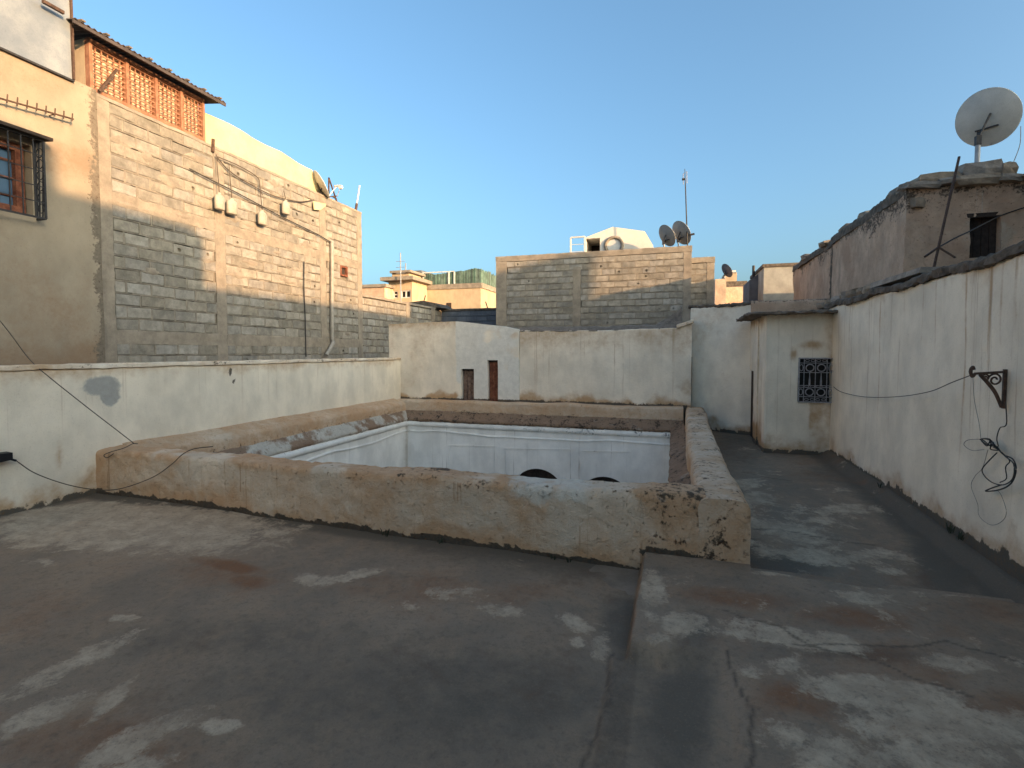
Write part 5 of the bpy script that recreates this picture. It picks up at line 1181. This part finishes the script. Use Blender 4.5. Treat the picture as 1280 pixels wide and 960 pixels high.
p = at_x(1012, 368, XR + .3); o = MB().hexa([(p.x - .05, p.y - .04, 2.36), (p.x + .05, p.y - .04, 2.36), (p.x + .05, p.y + .04, 2.36), (p.x - .05, p.y + .04, 2.36), (p.x - .045, p.y - .04, 2.62), (p.x + .04, p.y - .03, 2.60), (p.x + .045, p.y + .04, 2.61), (p.x - .05, p.y + .035, 2.62)]).build('stone_stub', 'dark_mortar'); tag(o, 'dark upright stone stub on the wall top near the grille window', 'stone')
# satellite dish on the roof
db = at_y(1221, 213, YK + .35); dc = at_y(1232, 148, YK + .35)
dish((db.x, db.y, zk - .1), (db.x, db.y, at_y(1221, 174, YK + .35).z), .84, 'large pale satellite dish on the pinkish earth house roof', az=44, el=26, rod=.035, at=at_y(1233, 148, YK + .52))
wire('cable', [at_y(1276, 158, YK + .8), at_y(1275, 180, YK + .6), at_y(1268, 200, YK + .5), at_y(1262, 212, YK + .35)], .006, 'wire_pale', 'thin pale cable dangling from the large dish')
# leaning rod with feet
xr_ = XR + .35
la = thing('leaning_rod', 'long rusty rod on splayed feet leaning against the pinkish earth house', 'rod', at_x(1168, 335, xr_))
r0, r1 = at_y(1167, 336, 7.6), at_y(1199, 196, 7.9); MB().tube([r0 + (r0 - r1) * .03, r1], .015, 6).build('rod', 'rust_iron', la)
kf_ = r0.lerp(r1, .19); MB().bar(kf_, at_y(1156, 321, 7.5), .02).build('foot', 'rust_iron', la); MB().bar(kf_, at_y(1194, 322, 7.5), .02).build('foot', 'rust_iron', la)
wire('cable', [kf_, at_y(1195, 297, 8.2), at_y(1214, 288, 8.8), at_y(1250, 270, YK - .08), at_y(1285, 258, YK - .08)], .010, 'wire_black', 'dark cable strung across the earth house past its wooden window')

# ================================================================== BRACKET, WIRES ON THE STREAKED WALL
xb_ = XR - .012
ib = thing('iron_bracket', 'scrolled wrought-iron bracket on the streaked wall', 'bracket', at_x(1258, 466, XR))
bp = at_x(1258, 465, XR); yB = bp.y; zB = bp.z; Lb = .40
def bpt(t, dz): return Vector((XR - .01 - .0 - t * .16, yB + t * Lb * .8, zB + dz))
# bracket reaches along the wall towards the room and a little outwards
q0 = bp + Vector((-.02, 0, 0)); q1 = at_x(1219, 467, XR - .20)
dB = q1 - q0
MB().bar(q0, q1, .022, .016).build('top_bar', 'rust_iron', ib)
MB().tube(curve([q1, q1 + dB * .10 + Vector((0, 0, -.02)), q1 + dB * .17 + Vector((0, 0, .02)), q1 + dB * .10 + Vector((0, 0, .05)), q1 + dB * .05 + Vector((0, 0, .03))], 6), .012, 6).build('tip_scroll', 'rust_iron', ib)
MB().tube(curve([q1.lerp(q0, .18) + Vector((0, 0, -.01)), q1.lerp(q0, .45) + Vector((0, 0, -.07)), q1.lerp(q0, .75) + Vector((0, 0, -.15)), q0 + Vector((.0, 0, -.26))], 6), .013, 6).build('strut', 'rust_iron', ib)
def scroll(c, r, turns=1.5):
    dn = dB.normalized(); return [c + dn * (r * (1 - .75 * t) * math.cos(t * turns * 6.283)) + ZZ * (r * (1 - .75 * t) * math.sin(t * turns * 6.283)) for t in [i / 24 for i in range(25)]]
MB().tube(scroll(q0.lerp(q1, .28) + Vector((0, 0, -.055)), .05), .007, 5).build('scroll', 'rust_iron', ib)
MB().tube(scroll(q0.lerp(q1, .62) + Vector((0, 0, -.035)), .028), .006, 5).build('scroll', 'rust_iron', ib)
MB().bar(q0 + Vector((.012, 0, .02)), q0 + Vector((.012, 0, -.27)), .02).build('back_plate', 'rust_iron', ib)
wire('cable', [at_y(1041, 483, YW - .03), at_x(1052, 490, XR - .05), at_x(1080, 496, XR - .05), at_x(1120, 496, XR - .06), at_x(1160, 490, XR - .08), at_x(1190, 478, XR - .12), q1], .004, 'wire_brown', 'thin brown cable sagging from the grille window to the iron bracket')
def wl_(pts, r, mat, par): return MB().tube(curve([at_x(u, v, XR - d) for u, v, d in pts], 6), r, 5).build('strand', mat, par, True)
wt_ = thing('wire_tangle', 'tangled black and grey wires hanging below the iron bracket', 'wires', at_x(1240, 560, XR - .05))
wl_([(1257, 502, .02), (1258, 530, .03), (1250, 535, .03), (1246, 548, .04), (1248, 558, .05)], .004, 'wire_brown', wt_)
rnd = random.Random(5)
for k in range(5):
    pts = [(1226 + rnd.uniform(-2, 3), 550 + rnd.uniform(-2, 3), .05)] + [(1232 + i * 4 + rnd.uniform(-3, 3), 553 + i * 2 + rnd.uniform(-5, 5), .05 + rnd.uniform(-.02, .03)) for i in range(4)] + [(1248, 562, .05)]
    wl_(pts, .0042, 'wire_black', wt_)
wl_([(1246, 558, .05), (1254, 568, .04), (1266, 574, .04), (1270, 588, .05), (1264, 604, .06), (1250, 612, .05), (1232, 614, .05), (1240, 610, .05), (1252, 606, .04)], .0052, 'wire_black', wt_)
wl_([(1247, 560, .05), (1256, 570, .05), (1267, 580, .06), (1266, 598, .06), (1254, 606, .05), (1240, 603, .04), (1230, 594, .04), (1228, 586, .04), (1236, 576, .04), (1246, 566, .04)], .0042, 'wire_black', wt_)
wl_([(1252, 565, .05), (1262, 576, .04), (1257, 584, .04), (1258, 598, .04), (1250, 603, .03)], .0038, 'wire_black', wt_)
wl_([(1216, 470, .10), (1218, 500, .05), (1224, 530, .04), (1226, 548, .04)], .0022, 'wire_pale', wt_)
wl_([(1235, 562, .04), (1228, 585, .04), (1219, 595, .03), (1214, 608, .03), (1222, 630, .03), (1224, 645, .03), (1238, 656, .03), (1252, 652, .03), (1258, 640, .03), (1252, 620, .03), (1246, 612, .04)], .0022, 'wire_pale', wt_)
wl_([(1226, 549, .04), (1210, 550, .03), (1205, 556, .03), (1215, 563, .03), (1230, 562, .04)], .0028, 'wire_pale', wt_)

# ================================================================== CABLES AND BOX ON THE LEFT
bx = at_x(4, 572, XL + .06)
jb = thing('junction_box', 'black plastic cable box at the end of a sagging wire on the left terrace wall', 'box', (XL, bx.y, bx.z))
MB().hexa([(XL - .01, bx.y - .2, bx.z - .06), (XL + .09, bx.y - .2, bx.z - .05), (XL + .09, bx.y + .06, bx.z - .03), (XL - .01, bx.y + .06, bx.z - .04), (XL - .01, bx.y - .2, bx.z + .05), (XL + .09, bx.y - .2, bx.z + .05), (XL + .09, bx.y + .06, bx.z + .04), (XL - .01, bx.y + .06, bx.z + .045)]).build('casing', 'cable_box', jb)
MB().tube([(XL + .05, bx.y + .05, bx.z - .02), (XL + .06, bx.y + .10, bx.z - .05)], .012, 6).build('gland', 'cable_box', jb)
e1 = Vector((XL + .06, bx.y + .10, bx.z - .05))
ft = at_y(243, 561, YF - .01)
wire('cable', [e1, at_x(45, 592, XL + .12), at_x(85, 606, XL + .2), at_y(120, 612, YF - .12), at_y(150, 611, YF - .10), at_y(190, 597, YF - .05), at_y(215, 580, YF - .03), at_y(228, 568, YF - .02), ft, ft + Vector((.12, .12, .01))], .005, 'wire_brown', 'dark wire sagging from the cable box to the parapet top')
ce = at_y(168, 556, YF + .15)
wire('cable', [at_x(-60, 335, XPF + .1), at_x(0, 401, -6.95), at_x(36, 448, -6.40), at_x(60, 470, -6.12), at_x(105, 506, -6.02), at_x(140, 533, -5.9), (ce.x, ce.y, ce.z + .012)], .005, 'wire_brown', 'long dark cable slanting from the plastered house down to the parapet corner')
wire('cable', [(ce.x + .05, ce.y, ce.z + .015), (ce.x, ce.y - .02, ce.z + .015), at_y(155, 560, YF - .015), at_y(138, 565, YF - .03), at_y(130, 569, YF - .03), at_y(134, 572, YF - .03), at_y(142, 567, YF - .03)], .005, 'wire_brown', 'looped cable end lying over the parapet corner')

# ---- weeds at the wall feet
def weed(p, h, lab, n=26, seed=0):
    rnd = random.Random(seed); mb = MB()
    for i in range(n):
        a = rnd.uniform(0, 6.28); l_ = h * rnd.uniform(.4, 1); d = Vector((math.cos(a), math.sin(a), 0)); b = Vector(p) + d * rnd.uniform(0, h * .35)
        t = b + d * l_ * rnd.uniform(.2, .7) + Vector((0, 0, l_)); s = Vector((-d.y, d.x, 0)) * .0035; m_ = b.lerp(t, .55) + Vector((0, 0, .01))
        mb.add([b - s, b + s, m_ + s * 1.6, m_ - s * 1.6, t], [(0, 1, 2, 3), (3, 2, 4)])
    o = mesh_obj('weed_tuft', mb.v, mb.f, 'weed', None, False, False); return tag(o, lab, 'weed', 'weeds along the wall feet')
for i, (u, v, h) in enumerate(((482, 660, .10), (550, 668, .06), (692, 700, .07), (712, 703, .08))):
    p = at_y(u, v, YF - .02); weed((p.x, YF - .02, float(base_h(np.array([p.x]), np.array([YF]))[0]) - .01), h, 'small dark weed tuft at the foot of the front parapet', 9, i)
for i, (u, v, h) in enumerate(((1188, 676, .10), (1200, 684, .07), (1100, 618, .06))):
    p = at_x(u, v, XR - .07); weed((p.x, p.y, .06), h, 'small dark weed tuft at the foot of the streaked wall', 12, 20 + i)

# ================================================================== NEIGHBOURS OUT OF FRAME THAT CAST THE EVENING SHADE
def neighbour(label, x0, x1, y0, y1, z, mat='house_plaster'):
    t = thing('shade_neighbour', label, 'house', ((x0 + x1) / 2, (y0 + y1) / 2, -4))
    MB().box((x0, y0, -4), (x1, y1, z)).build('wall', mat, t)
    MB().box((x0 - .05, y0 - .05, z), (x1 + .05, y1 + .05, z + .08)).build('roof_edge', 'concrete', t)
    yy = y0 + 1.2
    while yy < y1 - 1: MB().box((x0 - .02, yy, z - 1.5), (x0 + .02, yy + .7, z - .6)).build('window', 'wood_dark', t); yy += 2.2
    return t
nb = neighbour('plastered neighbour house with roof blocks added for their shadow right of the streaked wall', 5.0, 11, -12, 8.9, 5.20)
MB().box((5.0, -12, 5.2), (5.7, .78, 6.30)).build('roof_room', 'house_plaster', nb)  # thin block added on the roof to step the cast shadow
MB().box((5.01, -12.01, 6.30), (5.69, -1.5, 6.95)).build('roof_room', 'house_plaster', nb)  # shallow upper block, added to raise the shadow edge further
neighbour('unseen slim block added beyond the neighbour house for its shadow', 12.2, 12.9, 5.4, 8.7, 7.50, 'pise')  # thin block added out of view to shade the back block house
